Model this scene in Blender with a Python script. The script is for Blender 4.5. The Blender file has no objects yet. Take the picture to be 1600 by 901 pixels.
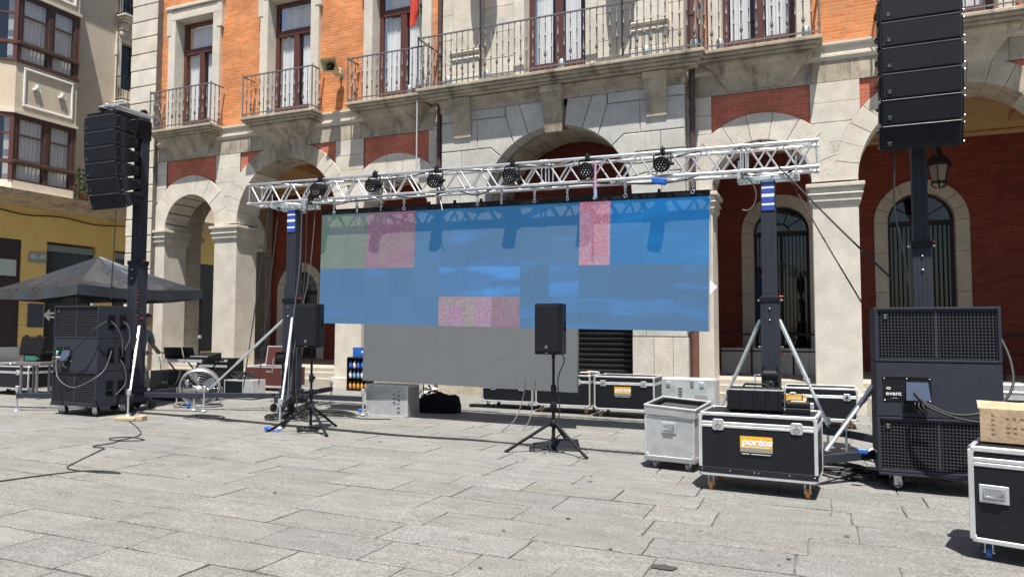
import bpy, bmesh, math, random
from mathutils import Vector, Matrix
random.seed(7)
rad = math.radians
SC = bpy.context.scene
COL = SC.collection

# ---------------------------------------------------------------- camera, sky, sun, exposure
def make_camera():
    yaw, pitch, roll = rad(22.963), rad(3.247), rad(-0.164)
    cy, sy, cp, sp = math.cos(yaw), math.sin(yaw), math.cos(pitch), math.sin(pitch)
    f = Vector((-sy*cp, cy*cp, sp)); r = Vector((cy, sy, 0)); d = f.cross(r)
    r2 = r*math.cos(roll) + d*math.sin(roll); d2 = d*math.cos(roll) - r*math.sin(roll)
    cd = bpy.data.cameras.new("camera"); co = bpy.data.objects.new("camera", cd); COL.objects.link(co)
    m = Matrix.Identity(4)
    for i in range(3):
        m[i][0] = r2[i]; m[i][1] = -d2[i]; m[i][2] = -f[i]
    m[0][3], m[1][3], m[2][3] = 0, 0, 1.6
    co.matrix_world = m
    cd.sensor_width = 36; cd.lens = 36*1125.4/1600; cd.clip_start = 0.05; cd.clip_end = 2000
    SC.camera = co
make_camera()
LIGHT = Vector((-0.22, 0.50, -1.41)).normalized()      # the way the sunlight travels
SUN_EL = math.asin(-LIGHT.z); SUN_AZ = math.atan2(-LIGHT.x, -LIGHT.y)
world = bpy.data.worlds.new("World"); SC.world = world; world.use_nodes = True
wn = world.node_tree
sky = wn.nodes.new("ShaderNodeTexSky"); sky.sky_type = 'NISHITA'; sky.sun_disc = False
sky.sun_elevation = SUN_EL; sky.sun_rotation = SUN_AZ; sky.air_density = 1.0; sky.dust_density = 1.2; sky.ozone_density = 1.0
bg = wn.nodes["Background"]; bg.inputs[1].default_value = 0.062
wn.links.new(sky.outputs[0], bg.inputs[0])
sd = bpy.data.lights.new("sun", 'SUN'); sd.energy = 5.0; sd.angle = rad(0.5); sd.color = (1.0, 0.965, 0.90)
so = bpy.data.objects.new("sun", sd); COL.objects.link(so)
so.rotation_euler = LIGHT.to_track_quat('-Z', 'Y').to_euler(); so.location = (5, -10, 30)
SC.view_settings.view_transform = 'Standard'; SC.view_settings.look = 'None'
SC.view_settings.exposure = 0.68; SC.view_settings.gamma = 1.0
SC.render.engine = 'CYCLES'
SC.cycles.max_bounces = 6; SC.cycles.diffuse_bounces = 4; SC.cycles.glossy_bounces = 3; SC.cycles.transparent_max_bounces = 8
SC.cycles.use_denoising = True

# ---------------------------------------------------------------- materials
MATS = {}
def mat(name, col, rough=0.6, metal=0.0, var=0.0, scale=6.0, bump=0.0, bscale=60.0, rnd=0.0, aniso=None, stain=None, emit=None, spec=None, speck=0.0, coat=0.0, island=0.0):
    if name in MATS: return MATS[name]
    m = bpy.data.materials.new(name); m.use_nodes = True
    nt = m.node_tree; N, L = nt.nodes, nt.links; b = N["Principled BSDF"]
    b.inputs["Roughness"].default_value = rough; b.inputs["Metallic"].default_value = metal
    if spec is not None: b.inputs["Specular IOR Level"].default_value = spec
    if coat: b.inputs["Coat Weight"].default_value = coat
    geo = N.new("ShaderNodeNewGeometry")
    pos = geo.outputs["Position"]
    if aniso:
        mp = N.new("ShaderNodeMapping"); mp.inputs["Scale"].default_value = aniso; L.new(pos, mp.inputs[0]); pos = mp.outputs[0]
    rgb = N.new("ShaderNodeRGB"); rgb.outputs[0].default_value = (*col, 1); out = rgb.outputs[0]
    def mul(out, fac_socket, lo, hi):
        mr = N.new("ShaderNodeMapRange"); mr.inputs[3].default_value = lo; mr.inputs[4].default_value = hi; L.new(fac_socket, mr.inputs[0])
        mx = N.new("ShaderNodeMixRGB"); mx.blend_type = 'MULTIPLY'; mx.inputs[0].default_value = 1
        L.new(out, mx.inputs[1]); L.new(mr.outputs[0], mx.inputs[2]); return mx.outputs[0]
    if var:
        n = N.new("ShaderNodeTexNoise"); n.inputs["Scale"].default_value = scale; n.inputs["Detail"].default_value = 6; n.inputs["Roughness"].default_value = 0.65
        L.new(pos, n.inputs["Vector"]); cr = N.new("ShaderNodeMapRange"); cr.inputs[1].default_value = .3; cr.inputs[2].default_value = .7; L.new(n.outputs[0], cr.inputs[0])
        out = mul(out, cr.outputs[0], 1-var, 1+var)
    if speck:
        n = N.new("ShaderNodeTexNoise"); n.inputs["Scale"].default_value = 62; n.inputs["Detail"].default_value = 3
        L.new(geo.outputs["Position"], n.inputs["Vector"]); cr = N.new("ShaderNodeMapRange"); cr.inputs[1].default_value = .36; cr.inputs[2].default_value = .64; L.new(n.outputs[0], cr.inputs[0])
        out = mul(out, cr.outputs[0], 1-speck, 1+speck)
    if rnd:
        oi = N.new("ShaderNodeObjectInfo"); ad = N.new("ShaderNodeMath"); ad.operation = 'ADD'
        L.new(oi.outputs["Random"], ad.inputs[0]); L.new(geo.outputs["Random Per Island"], ad.inputs[1])
        fr = N.new("ShaderNodeMath"); fr.operation = 'FRACT'; L.new(ad.outputs[0], fr.inputs[0])
        out = mul(out, fr.outputs[0], 1-rnd, 1+rnd)
        # a little warm or cool drift from piece to piece
        f2 = N.new("ShaderNodeMath"); f2.operation = 'MULTIPLY'; f2.inputs[1].default_value = 7.31; L.new(fr.outputs[0], f2.inputs[0])
        f3 = N.new("ShaderNodeMath"); f3.operation = 'FRACT'; L.new(f2.outputs[0], f3.inputs[0])
        mx = N.new("ShaderNodeMixRGB"); mx.blend_type = 'MULTIPLY'; mx.inputs[2].default_value = (1.0, 0.93, 0.82, 1)
        ms = N.new("ShaderNodeMath"); ms.operation = 'MULTIPLY'; ms.inputs[1].default_value = min(1, rnd*5); L.new(f3.outputs[0], ms.inputs[0]); L.new(ms.outputs[0], mx.inputs[0])
        L.new(out, mx.inputs[1]); out = mx.outputs[0]
    if stain:   # patches of old water staining: (colour, threshold, scale)
        n = N.new("ShaderNodeTexNoise"); n.inputs["Scale"].default_value = stain[2]; n.inputs["Detail"].default_value = 7; n.inputs["Roughness"].default_value = .7
        mp = N.new("ShaderNodeMapping"); mp.inputs["Scale"].default_value = (2.2, 2.2, .55 if name.startswith('stone') else 1.6); L.new(geo.outputs["Position"], mp.inputs[0]); L.new(mp.outputs[0], n.inputs["Vector"])
        cr = N.new("ShaderNodeMapRange"); cr.inputs[1].default_value = stain[1]; cr.inputs[2].default_value = stain[1]+.16; cr.inputs[4].default_value = .85; L.new(n.outputs[0], cr.inputs[0])
        mx = N.new("ShaderNodeMixRGB"); L.new(cr.outputs[0], mx.inputs[0]); L.new(out, mx.inputs[1]); mx.inputs[2].default_value = (*stain[0], 1); out = mx.outputs[0]
    L.new(out, b.inputs["Base Color"])
    if var and rough > .15:
        pass
    if bump:
        n = N.new("ShaderNodeTexNoise"); n.inputs["Scale"].default_value = bscale; n.inputs["Detail"].default_value = 5
        L.new(pos, n.inputs["Vector"]); bp = N.new("ShaderNodeBump"); bp.inputs["Strength"].default_value = min(1, bump); bp.inputs["Distance"].default_value = 0.01
        L.new(n.outputs[0], bp.inputs["Height"]); L.new(bp.outputs[0], b.inputs["Normal"])
    if emit:
        b.inputs["Emission Color"].default_value = (*emit[:3], 1); b.inputs["Emission Strength"].default_value = emit[3]
    MATS[name] = m; return m

def brick_mat(name, c1, c2, mortar, bw=0.27, rh=0.075, ms=0.009, dirt=.32):
    m = bpy.data.materials.new(name); m.use_nodes = True; nt = m.node_tree; N, L = nt.nodes, nt.links; b = N["Principled BSDF"]
    geo = N.new("ShaderNodeNewGeometry"); sp = N.new("ShaderNodeSeparateXYZ"); L.new(geo.outputs["Position"], sp.inputs[0])
    ad = N.new("ShaderNodeMath"); ad.operation = 'ADD'; L.new(sp.outputs[0], ad.inputs[0]); L.new(sp.outputs[1], ad.inputs[1])
    cb = N.new("ShaderNodeCombineXYZ"); L.new(ad.outputs[0], cb.inputs[0]); L.new(sp.outputs[2], cb.inputs[1])
    br = N.new("ShaderNodeTexBrick"); L.new(cb.outputs[0], br.inputs["Vector"])
    br.inputs["Scale"].default_value = 1; br.inputs["Brick Width"].default_value = bw; br.inputs["Row Height"].default_value = rh
    br.inputs["Mortar Size"].default_value = ms; br.inputs["Mortar Smooth"].default_value = .2; br.inputs["Bias"].default_value = -.2
    br.inputs["Color1"].default_value = (*c1, 1); br.inputs["Color2"].default_value = (*c2, 1); br.inputs["Mortar"].default_value = (*mortar, 1)
    n = N.new("ShaderNodeTexNoise"); n.inputs["Scale"].default_value = 1.1; n.inputs["Detail"].default_value = 8; n.inputs["Roughness"].default_value = .7; L.new(geo.outputs["Position"], n.inputs["Vector"])
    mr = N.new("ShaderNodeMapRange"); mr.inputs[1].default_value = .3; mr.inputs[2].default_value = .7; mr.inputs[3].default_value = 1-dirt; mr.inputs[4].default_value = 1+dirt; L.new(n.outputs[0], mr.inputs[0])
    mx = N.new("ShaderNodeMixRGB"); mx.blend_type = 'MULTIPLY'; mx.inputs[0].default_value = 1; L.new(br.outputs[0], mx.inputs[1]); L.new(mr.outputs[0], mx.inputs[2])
    L.new(mx.outputs[0], b.inputs["Base Color"]); b.inputs["Roughness"].default_value = .85
    bp = N.new("ShaderNodeBump"); bp.inputs["Strength"].default_value = .6; bp.inputs["Distance"].default_value = .01; bp.invert = True
    L.new(br.outputs["Fac"], bp.inputs["Height"]); L.new(bp.outputs[0], b.inputs["Normal"])
    return m

def glass_mat(name, tint=(1, 1, 1), base=0.08, dark=0.35):
    m = bpy.data.materials.new(name); m.use_nodes = True; nt = m.node_tree; N, L = nt.nodes, nt.links
    for n in list(N): N.remove(n)
    o = N.new("ShaderNodeOutputMaterial"); tr = N.new("ShaderNodeBsdfTransparent"); tr.inputs[0].default_value = (*[t*(1-dark) for t in tint], 1)
    gl = N.new("ShaderNodeBsdfGlossy"); gl.inputs["Roughness"].default_value = .02
    lw0 = N.new("ShaderNodeLayerWeight"); lw = N.new("ShaderNodeMath"); lw.operation = 'POWER'; lw.inputs[1].default_value = 3.5; L.new(lw0.outputs["Facing"], lw.inputs[0])
    ad = N.new("ShaderNodeMath"); ad.operation = 'ADD'; ad.use_clamp = True; ad.inputs[1].default_value = base; L.new(lw.outputs[0], ad.inputs[0])
    n = N.new("ShaderNodeTexNoise"); n.inputs["Scale"].default_value = 1.6; geo = N.new("ShaderNodeNewGeometry"); L.new(geo.outputs["Position"], n.inputs["Vector"])
    bp = N.new("ShaderNodeBump"); bp.inputs["Strength"].default_value = .12; bp.inputs["Distance"].default_value = .05; L.new(n.outputs[0], bp.inputs["Height"]); L.new(bp.outputs[0], gl.inputs["Normal"])
    mx = N.new("ShaderNodeMixShader"); L.new(ad.outputs[0], mx.inputs[0]); L.new(tr.outputs[0], mx.inputs[1]); L.new(gl.outputs[0], mx.inputs[2]); L.new(mx.outputs[0], o.inputs[0])
    return m

M = dict(
 stone=mat("stone_warm", (.61,.565,.49), .9, var=.15, scale=2.2, bump=.5, bscale=60, rnd=.06, speck=.17, stain=((.30,.26,.21), .64, 1.2)),
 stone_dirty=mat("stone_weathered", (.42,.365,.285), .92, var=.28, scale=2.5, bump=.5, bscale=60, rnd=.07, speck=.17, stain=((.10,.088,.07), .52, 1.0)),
 stone_grey=mat("stone_grey", (.50,.49,.455), .9, var=.15, scale=2.0, bump=.5, bscale=60, rnd=.06, speck=.17, stain=((.26,.245,.21), .62, 1.1)),
 mortar=mat("mortar_joint", (.16,.14,.115), .95, var=.2),
 granite=mat("granite_paving", (.212,.209,.199), .9, var=.17, scale=2.2, bump=1.0, bscale=34, rnd=.08, aniso=(1, 3.0, 1), speck=.30, stain=((.118,.116,.110), .58, 1.6)),
 bed=mat("paving_joint", (.135,.13,.12), .95, var=.3, scale=9, bump=.5),
 floor=mat("arcade_floor", (.42,.38,.32), .8, var=.15, scale=3, speck=.08),
 plaster_dark=mat("ceiling_paint", (.66,.43,.21), .85, var=.15, scale=1.5),
 cream=mat("cream_render", (.60,.51,.39), .9, var=.10, scale=1.3, bump=.2, bscale=40),
 cream_light=mat("cream_moulding", (.66,.60,.50), .85, var=.08, scale=3),
 yellow=mat("yellow_render", (.80,.55,.185), .9, var=.08, scale=1.6, bump=.2, bscale=50, rnd=.04),
 cornice=mat("cornice_stone", (.50,.40,.27), .9, var=.3, scale=3, stain=((.16,.13,.10), .52, 1.0)),
 wood=mat("brown_window_wood", (.105,.035,.027), .42, var=.18, scale=8, aniso=(8, 8, 1)),
 wood_dark=mat("dark_bay_wood", (.075,.038,.03), .5, var=.2, scale=8),
 curtain=mat("white_curtain", (.86,.87,.88), .9, var=.10, scale=5, aniso=(6, 6, .5)),
 room=mat("dark_room", (.03,.03,.035), .9),
 iron=mat("grey_iron", (.19,.18,.18), .5, .2, var=.2, scale=20),
 iron_dark=mat("dark_iron", (.022,.022,.024), .55, .2),
 pipe=mat("brown_downpipe", (.085,.05,.05), .5, .1, var=.15),
 black=mat("black_plastic", (.012,.0125,.015), .5, var=.15, scale=14, spec=.2),
 black_paint=mat("black_textured_paint", (.034,.038,.052), .62, var=.12, scale=20, bump=.5, bscale=260, spec=.18, stain=((.06,.061,.063), .63, 8)),
 black_mesh=mat("black_grille_cloth", (.010,.010,.012), .8, var=.2, scale=30, spec=.1),
 black_cloth=mat("black_cloth", (.014,.014,.016), .9, var=.2, scale=14, spec=.1),
 lam=mat("black_case_laminate", (.013,.0145,.019), .42, var=.14, scale=4, bump=.15, bscale=120, spec=.22, stain=((.055,.055,.056), .62, 6)),
 alu=mat("aluminium", (.78,.79,.80), .34, .85, var=.08, scale=9),
 alu_flat=mat("aluminium_edge", (.66,.67,.68), .45, .55, var=.12, scale=10),
 galv=mat("galvanised_steel", (.62,.66,.68), .42, .7, var=.16, scale=14),
 silver_panel=mat("silver_case_panel", (.46,.465,.475), .5, .35, var=.16, scale=7, bump=.15, bscale=90),
 chrome=mat("chrome", (.8,.8,.8), .15, 1.0),
 rubber=mat("black_rubber", (.018,.018,.018), .8, spec=.2),
 wheel_grey=mat("grey_wheel", (.30,.30,.31), .5, .3),
 orange_wheel=mat("orange_wheel", (.62,.24,.03), .5),
 blue_wheel=mat("blue_wheel", (.04,.10,.32), .5),
 sticker=mat("orange_sticker", (.78,.42,.03), .45),
 white=mat("white_paint", (.8,.8,.8), .5), white_print=mat("white_print", (.78,.78,.78), .6),
 grey_print=mat("grey_print", (.28,.28,.27), .6),
 black_print=mat("black_print", (.03,.03,.03), .6),
 foam=mat("grey_foam", (.055,.055,.06), .95, var=.15, scale=30),
 card=mat("brown_cardboard", (.46,.33,.21), .9, var=.2, scale=14, bump=.4, bscale=40, stain=((.30,.20,.12), .6, 7)), card_in=mat("cardboard_inside", (.30,.2,.12), .95),
 plywood=mat("raw_wood", (.50,.36,.22), .8, var=.2, scale=8, aniso=(1, 9, 9)),
 maroon=mat("maroon_case_board", (.095,.028,.024), .45, var=.12, scale=5),
 blue=mat("blue_plastic", (.02,.12,.5), .4), red=mat("red_cloth", (.62,.07,.045), .75, var=.12, scale=6),
 blue_label=mat("blue_label", (.035,.085,.40), .4),
 skin=mat("skin", (.42,.24,.17), .55), hair=mat("dark_hair", (.014,.011,.010), .6), shirt=mat("grey_tshirt", (.15,.18,.21), .9, var=.12, scale=14), jeans=mat("dark_trousers", (.025,.027,.035), .9),
 leaf=mat("green_leaf", (.09,.19,.04), .6, var=.3, scale=15), soil=mat("terracotta", (.32,.13,.07), .8),
 tarp=mat("black_tarpaulin", (.016,.021,.033), .36, spec=.8, coat=.30, var=.25, scale=2.5, bump=.6, bscale=5),
 lamp_glass=mat("milky_lantern_glass", (.30,.26,.24), .35), lens=mat("lens_glass", (.22,.22,.23), .2, .3),
 green=mat("green_faceplate", (.03,.17,.12), .5), green_led=mat("green_indicator", (.02,.2,.05), .5, emit=(.05, 1, .25, 3.0)),
 red_led=mat("red_clip", (.5,.02,.02), .4),
 perspex=mat("shiny_plastic_flap", (.07,.09,.14), .05, .1, coat=1.0), slate=mat("stone_band", (.55,.54,.51), .85, var=.15, scale=3, speck=.1),
 marquee=mat("dark_purple_shopfront", (.045,.030,.040), .4), paper=mat("pale_poster", (.50,.56,.50), .6), shutter=mat("dark_shutter", (.030,.030,.033), .55, var=.25, scale=3),
 orange_finish=mat("orange_bench", (.45,.20,.05), .6), cable=mat("black_cable", (.02,.02,.022), .6), cable_grey=mat("grey_cable", (.11,.11,.12), .5),  # plain orange for bench and bag
 ratchet=mat("dark_strap", (.03,.03,.032), .8), screen_off=mat("dark_screen", (.015,.016,.02), .15), pvc=mat("white_pvc", (.72,.72,.70), .5),
 brick_up=brick_mat("orange_brick", (.60,.175,.045), (.72,.275,.095), (.46,.31,.18)),
 brick_panel=brick_mat("red_brick_panel", (.53,.115,.066), (.62,.17,.095), (.38,.23,.17)),
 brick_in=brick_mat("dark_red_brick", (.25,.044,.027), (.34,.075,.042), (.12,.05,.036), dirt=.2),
 glass=glass_mat("window_glass", base=.09, dark=.06), glass_dark=glass_mat("door_glass", base=.07, dark=.5),
)

# ---------------------------------------------------------------- mesh builder
class MB:
    def __init__(s): s.v, s.f, s.mi, s.sm = [], [], [], []
    def add(s, verts, faces, mi=0, smooth=False):
        o = len(s.v); s.v += [tuple(v) for v in verts]
        for f in faces: s.f.append(tuple(i+o for i in f)); s.mi.append(mi); s.sm.append(smooth)
        return s
    def box(s, x0, x1, y0, y1, z0, z1, b=0.0, mi=0, mx=None):
        if x1 < x0: x0, x1 = x1, x0
        if y1 < y0: y0, y1 = y1, y0
        if z1 < z0: z0, z1 = z1, z0
        b = min(b, (x1-x0)*.45, (y1-y0)*.45, (z1-z0)*.45)
        if b <= 0:
            V = [(x, y, z) for z in (z0, z1) for y in (y0, y1) for x in (x0, x1)]
            F = [(0,2,3,1),(4,5,7,6),(0,1,5,4),(2,6,7,3),(0,4,6,2),(1,3,7,5)]
        else:
            V = []; idx = {}
            for i, x in enumerate((x0, x1)):
                for j, y in enumerate((y0, y1)):
                    for k, z in enumerate((z0, z1)):
                        sx, sy, sz = (1-2*i)*b, (1-2*j)*b, (1-2*k)*b
                        idx[i,j,k,0] = len(V); V.append((x, y+sy, z+sz))
                        idx[i,j,k,1] = len(V); V.append((x+sx, y, z+sz))
                        idx[i,j,k,2] = len(V); V.append((x+sx, y+sy, z))
            F = []
            for i in (0,1):
                q = [idx[i,0,0,0],idx[i,1,0,0],idx[i,1,1,0],idx[i,0,1,0]]; F.append(q if i else q[::-1])
                q = [idx[0,i,0,1],idx[0,i,1,1],idx[1,i,1,1],idx[1,i,0,1]]; F.append(q if i else q[::-1])
                q = [idx[0,0,i,2],idx[1,0,i,2],idx[1,1,i,2],idx[0,1,i,2]]; F.append(q if i else q[::-1])
            for a in (0,1):
                for c in (0,1):
                    def fx(q, pos): return q if pos else q[::-1]
                    F.append(fx([idx[a,c,0,0],idx[a,c,0,1],idx[a,c,1,1],idx[a,c,1,0]], (a+c)%2==0))
                    F.append(fx([idx[a,0,c,0],idx[a,1,c,0],idx[a,1,c,2],idx[a,0,c,2]], (a+c)%2==0))
                    F.append(fx([idx[0,a,c,1],idx[0,a,c,2],idx[1,a,c,2],idx[1,a,c,1]], (a+c)%2==0))
            for i in (0,1):
                for j in (0,1):
                    for k in (0,1):
                        q = [idx[i,j,k,0],idx[i,j,k,1],idx[i,j,k,2]]; F.append(q if (i+j+k)%2 else q[::-1])
        if mx is not None: V = [tuple(mx @ Vector(v)) for v in V]
        return s.add(V, F, mi)
    def tube(s, p, q, r, n=8, r2=None, mi=0, caps=True, smooth=True):
        p, q = Vector(p), Vector(q); d = (q-p)
        if d.length < 1e-6: return s
        d.normalize(); a = d.orthogonal().normalized(); c = d.cross(a); r2 = r if r2 is None else r2
        V = [p + (a*math.cos(t)+c*math.sin(t))*r for t in [2*math.pi*i/n for i in range(n)]] + [q + (a*math.cos(t)+c*math.sin(t))*r2 for t in [2*math.pi*i/n for i in range(n)]]
        s.add(V, [(i, (i+1)%n, n+(i+1)%n, n+i) for i in range(n)], mi, smooth)
        if caps: s.add(V[:n], [tuple(range(n))[::-1]], mi); s.add(V[n:], [tuple(range(n))], mi)
        return s
    def path(s, pts, r, n=6, mi=0, sub=5, closed=False):
        P = [Vector(p) for p in pts]
        if sub > 1 and len(P) > 2:
            Q = []; m = len(P)
            for i in range(m if closed else m-1):
                p0, p1, p2, p3 = (P[(i-1) % m], P[i], P[(i+1) % m], P[(i+2) % m]) if closed else (P[max(i-1,0)], P[i], P[i+1], P[min(i+2,m-1)])
                for k in range(sub):
                    t = k/sub; Q.append(.5*((2*p1)+(p2-p0)*t+(2*p0-5*p1+4*p2-p3)*t*t+(3*p1-p0-3*p2+p3)*t**3))
            if not closed: Q.append(P[-1])
            P = Q
        m = len(P); V = []; a = None
        for i in range(m):
            d = (P[(i+1) % m]-P[i-1]) if closed else (P[min(i+1,m-1)]-P[max(i-1,0)])
            if d.length < 1e-9: d = Vector((1,0,0))
            d.normalize()
            a = d.orthogonal().normalized() if a is None else (a-d*a.dot(d)).normalized()
            c = d.cross(a)
            V += [P[i]+(a*math.cos(2*math.pi*k/n)+c*math.sin(2*math.pi*k/n))*r for k in range(n)]
        F = []
        for i in range(m if closed else m-1):
            j = (i+1) % m
            F += [(i*n+k, i*n+(k+1)%n, j*n+(k+1)%n, j*n+k) for k in range(n)]
        s.add(V, F, mi, True)
        if not closed: s.add(V[:n], [tuple(range(n))[::-1]], mi); s.add(V[-n:], [tuple(range(n))], mi)
        return s
    def lathe(s, prof, c=(0,0,0), n=10, mi=0, axis='z', smooth=True):
        V = []; m = len(prof)
        for (r, h) in prof:
            for k in range(n):
                t = 2*math.pi*k/n; x, y = r*math.cos(t), r*math.sin(t)
                V.append((c[0]+x, c[1]+y, c[2]+h) if axis=='z' else ((c[0]+x, c[1]+h, c[2]-y) if axis=='y' else (c[0]+h, c[1]+x, c[2]+y)))
        F = [(i*n+k, i*n+(k+1)%n, (i+1)*n+(k+1)%n, (i+1)*n+k) for i in range(m-1) for k in range(n)]
        s.add(V, F, mi, smooth); s.add(V[:n], [tuple(range(n))[::-1]], mi); s.add(V[-n:], [tuple(range(n))], mi); return s
    def prism(s, poly, y0, y1, bev=0.0, mi=0):
        """polygon of (x, z), front at y0 (towards the camera), back at y1; bev = chamfer of the front edge"""
        n = len(poly); A = sum(poly[i][0]*poly[(i+1)%n][1]-poly[(i+1)%n][0]*poly[i][1] for i in range(n))
        if A < 0: poly = poly[::-1]
        back = [(x, y1, z) for x, z in poly]
        if bev > 0:
            ins = []
            for i in range(n):
                p0, p1, p2 = Vector(poly[i-1]), Vector(poly[i]), Vector(poly[(i+1)%n])
                d1 = (p1-p0); d2 = (p2-p1)
                if d1.length < 1e-6 or d2.length < 1e-6: ins.append(poly[i]); continue
                d1.normalize(); d2.normalize()
                n1, n2 = Vector((-d1.y, d1.x)), Vector((-d2.y, d2.x)); k = n1+n2
                k = k/max(.35, k.length_squared)*2
                ins.append((p1.x+k.x*bev, p1.y+k.y*bev))
            mid = [(x, y0+bev, z) for x, z in poly]; fr = [(x, y0, z) for x, z in ins]
            V = fr+mid+back; F = [tuple(range(n))]
            for i in range(n):
                j = (i+1)%n; F += [(i, n+i, n+j, j), (n+i, 2*n+i, 2*n+j, n+j)]
            F.append(tuple(range(2*n, 3*n))[::-1])
        else:
            V = [(x, y0, z) for x, z in poly]+back; F = [tuple(range(n)), tuple(range(n, 2*n))[::-1]]
            for i in range(n):
                j = (i+1)%n; F.append((i, n+i, n+j, j))
        return s.add(V, F, mi)
    def sweep_x(s, prof, x0, x1, mi=0, ret0=0.0, ret1=0.0):
        """moulding profile of (y, z) swept along x"""
        n = len(prof); V = [(x0, y, z) for y, z in prof]+[(x1, y, z) for y, z in prof]
        F = [(i, n+i, n+(i+1)%n, (i+1)%n) for i in range(n)]+[tuple(range(n)), tuple(range(n, 2*n))[::-1]]
        return s.add(V, F, mi)
    def xf(s, mx):
        s.v = [tuple(mx @ Vector(v)) for v in s.v]; return s
    def mesh(s, name, mats):
        me = bpy.data.meshes.new(name); me.from_pydata(s.v, [], s.f)
        for m in (mats if isinstance(mats, (list, tuple)) else [mats]): me.materials.append(m)
        me.polygons.foreach_set("material_index", s.mi); me.polygons.foreach_set("use_smooth", s.sm)
        me.update(); return me

def link(name, me, parent=None, loc=(0,0,0)):
    o = bpy.data.objects.new(name, me); COL.objects.link(o)
    if parent is not None: o.parent = parent
    o.location = loc; return o
def obj(name, mb, mats, parent=None, loc=(0,0,0)):
    return link(name, mb.mesh(name, mats), parent, loc)
def wobj(name, mb, mats, parent):
    """mesh given in world coordinates under a parent chain without rotation"""
    o = obj(name, mb, mats, parent); p = Vector((0,0,0)); q = parent
    while q is not None: p += q.location; q = q.parent
    o.location = -p; return o
def fixn(o):
    bm = bmesh.new(); bm.from_mesh(o.data); bmesh.ops.recalc_face_normals(bm, faces=bm.faces); bm.to_mesh(o.data); bm.free(); return o
def tag(o, label, cat, group=None, kind=None):
    if label: o['label'] = label
    if cat: o['category'] = cat
    if group: o['group'] = group
    if kind: o['kind'] = kind
    return o
def thing(name, label, cat, loc=(0,0,0), rz=0.0, group=None):
    o = link(name, None, None, loc); o.rotation_euler = (0,0,rz); o.empty_display_size = .1
    return tag(o, label, cat, group)
def copy_tree(o, loc=None, rz=None, label=None, parent=None):
    c = o.copy(); COL.objects.link(c)
    if parent is not None: c.parent = parent
    if loc is not None: c.location = loc
    if rz is not None: c.rotation_euler = (0,0,rz)
    if label: c['label'] = label
    for ch in list(o.children): copy_tree(ch, parent=c)
    return c
def text_mesh(name, s, size, m, parent, mx, ext=0.002, align='CENTER', shear=0.0, bold=0.0, sx=1.0):
    cu = bpy.data.curves.new(name, 'FONT'); cu.body = s; cu.size = size; cu.align_x = align; cu.align_y = 'CENTER'; cu.extrude = ext; cu.shear = shear; cu.offset = bold
    t = bpy.data.objects.new(name, cu); COL.objects.link(t); dg = bpy.context.evaluated_depsgraph_get(); dg.update()
    me = bpy.data.meshes.new_from_object(t.evaluated_get(dg)); bpy.data.objects.remove(t); bpy.data.curves.remove(cu)
    me.transform(mx @ Matrix.Diagonal((sx,1,1,1))); me.materials.clear(); me.materials.append(m)
    return link(name, me, parent)
FRONT = Matrix.Rotation(math.pi/2, 4, 'X')     # text upright, read from -Y
def gz(x): return -0.008*x                      # the plaza falls gently
# ================================================================ PLAZA
def project(p):
    mw = SC.camera.matrix_world; q = mw.inverted() @ Vector(p)
    if q.z >= -0.1: return None
    return 800+1125.4*q.x/-q.z, 450.5+1125.4*q.y/q.z
pl = MB(); e = 160.0
xs = [-160, -30, -20, -10, 0, 10, 20, 160]
def gzc(x): return gz(max(-30, min(20, x)))
for a, b in zip(xs[:-1], xs[1:]):
    pl.add([(a,-160,gzc(a)-.016),(b,-160,gzc(b)-.016),(b,160,gzc(b)-.016),(a,160,gzc(a)-.016)], [(0,1,2,3)])
plaza = obj("plaza", pl, M['bed']); tag(plaza, "grey granite paved square in front of the arcaded hall", None, kind='structure')
def stone_geo(mb, x0, x1, y0, y1, rnd):
    g = .0032+rnd.random()*.0040; gy = g+rnd.uniform(-.0005,.003); x0 += g; x1 -= g; y0 += gy; y1 -= gy
    pts = []
    cor = [(x0,y0),(x1,y0),(x1,y1),(x0,y1)]
    for i in range(4):
        a, b = cor[i], cor[(i+1)%4]; nseg = 4 if i % 2 == 0 else 3
        for k in range(nseg):
            t = k/nseg; j = .006
            if k == 0:
                pts.append((a[0]+(.5-t)*rnd.uniform(-.006,.012)*(1 if i in (0,3) else -1), a[1]+rnd.uniform(0,.010)*(1 if i < 2 else -1)))
            else:
                pts.append((a[0]+(b[0]-a[0])*t+(rnd.uniform(-j,j) if i % 2 else 0), a[1]+(b[1]-a[1])*t+(rnd.uniform(-j,j) if i % 2 == 0 else 0)))
    n = len(pts); cx = sum(p[0] for p in pts)/n; cy = sum(p[1] for p in pts)/n
    h = rnd.uniform(-.003,.003); tx, ty = rnd.uniform(-.005,.005), rnd.uniform(-.006,.006)
    def Z(x, y): return gz(x)+h+tx*(x-cx)+ty*(y-cy)
    def ins(p, d): 
        vx, vy = cx-p[0], cy-p[1]; l = math.hypot(vx, vy); return p[0]+vx/l*d, p[1]+vy/l*d
    c1 = rnd.uniform(.010,.022)
    top = [ins(p, c1) for p in pts]
    V = [(x, y, Z(x,y)) for x, y in top]+[(x, y, Z(x,y)-.005) for x, y in pts]+[(x, y, gz(x)-.05) for x, y in pts]
    F = [tuple(range(n))]
    for i in range(n):
        j = (i+1)%n; F += [(n+i, n+j, j, i), (2*n+i, 2*n+j, n+j, n+i)]
    mb.add(V, F)
rp = random.Random(11)
rows = [2.75,3.25,3.75,4.22,4.70,5.16,5.63,6.13,6.65,7.12,7.60]
while rows[-1] < 15.1: rows.append(rows[-1]+rp.uniform(.44,.52))
while rows[-1] < 24: rows.append(rows[-1]+rp.uniform(.44,.52))
cells = []
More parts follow.
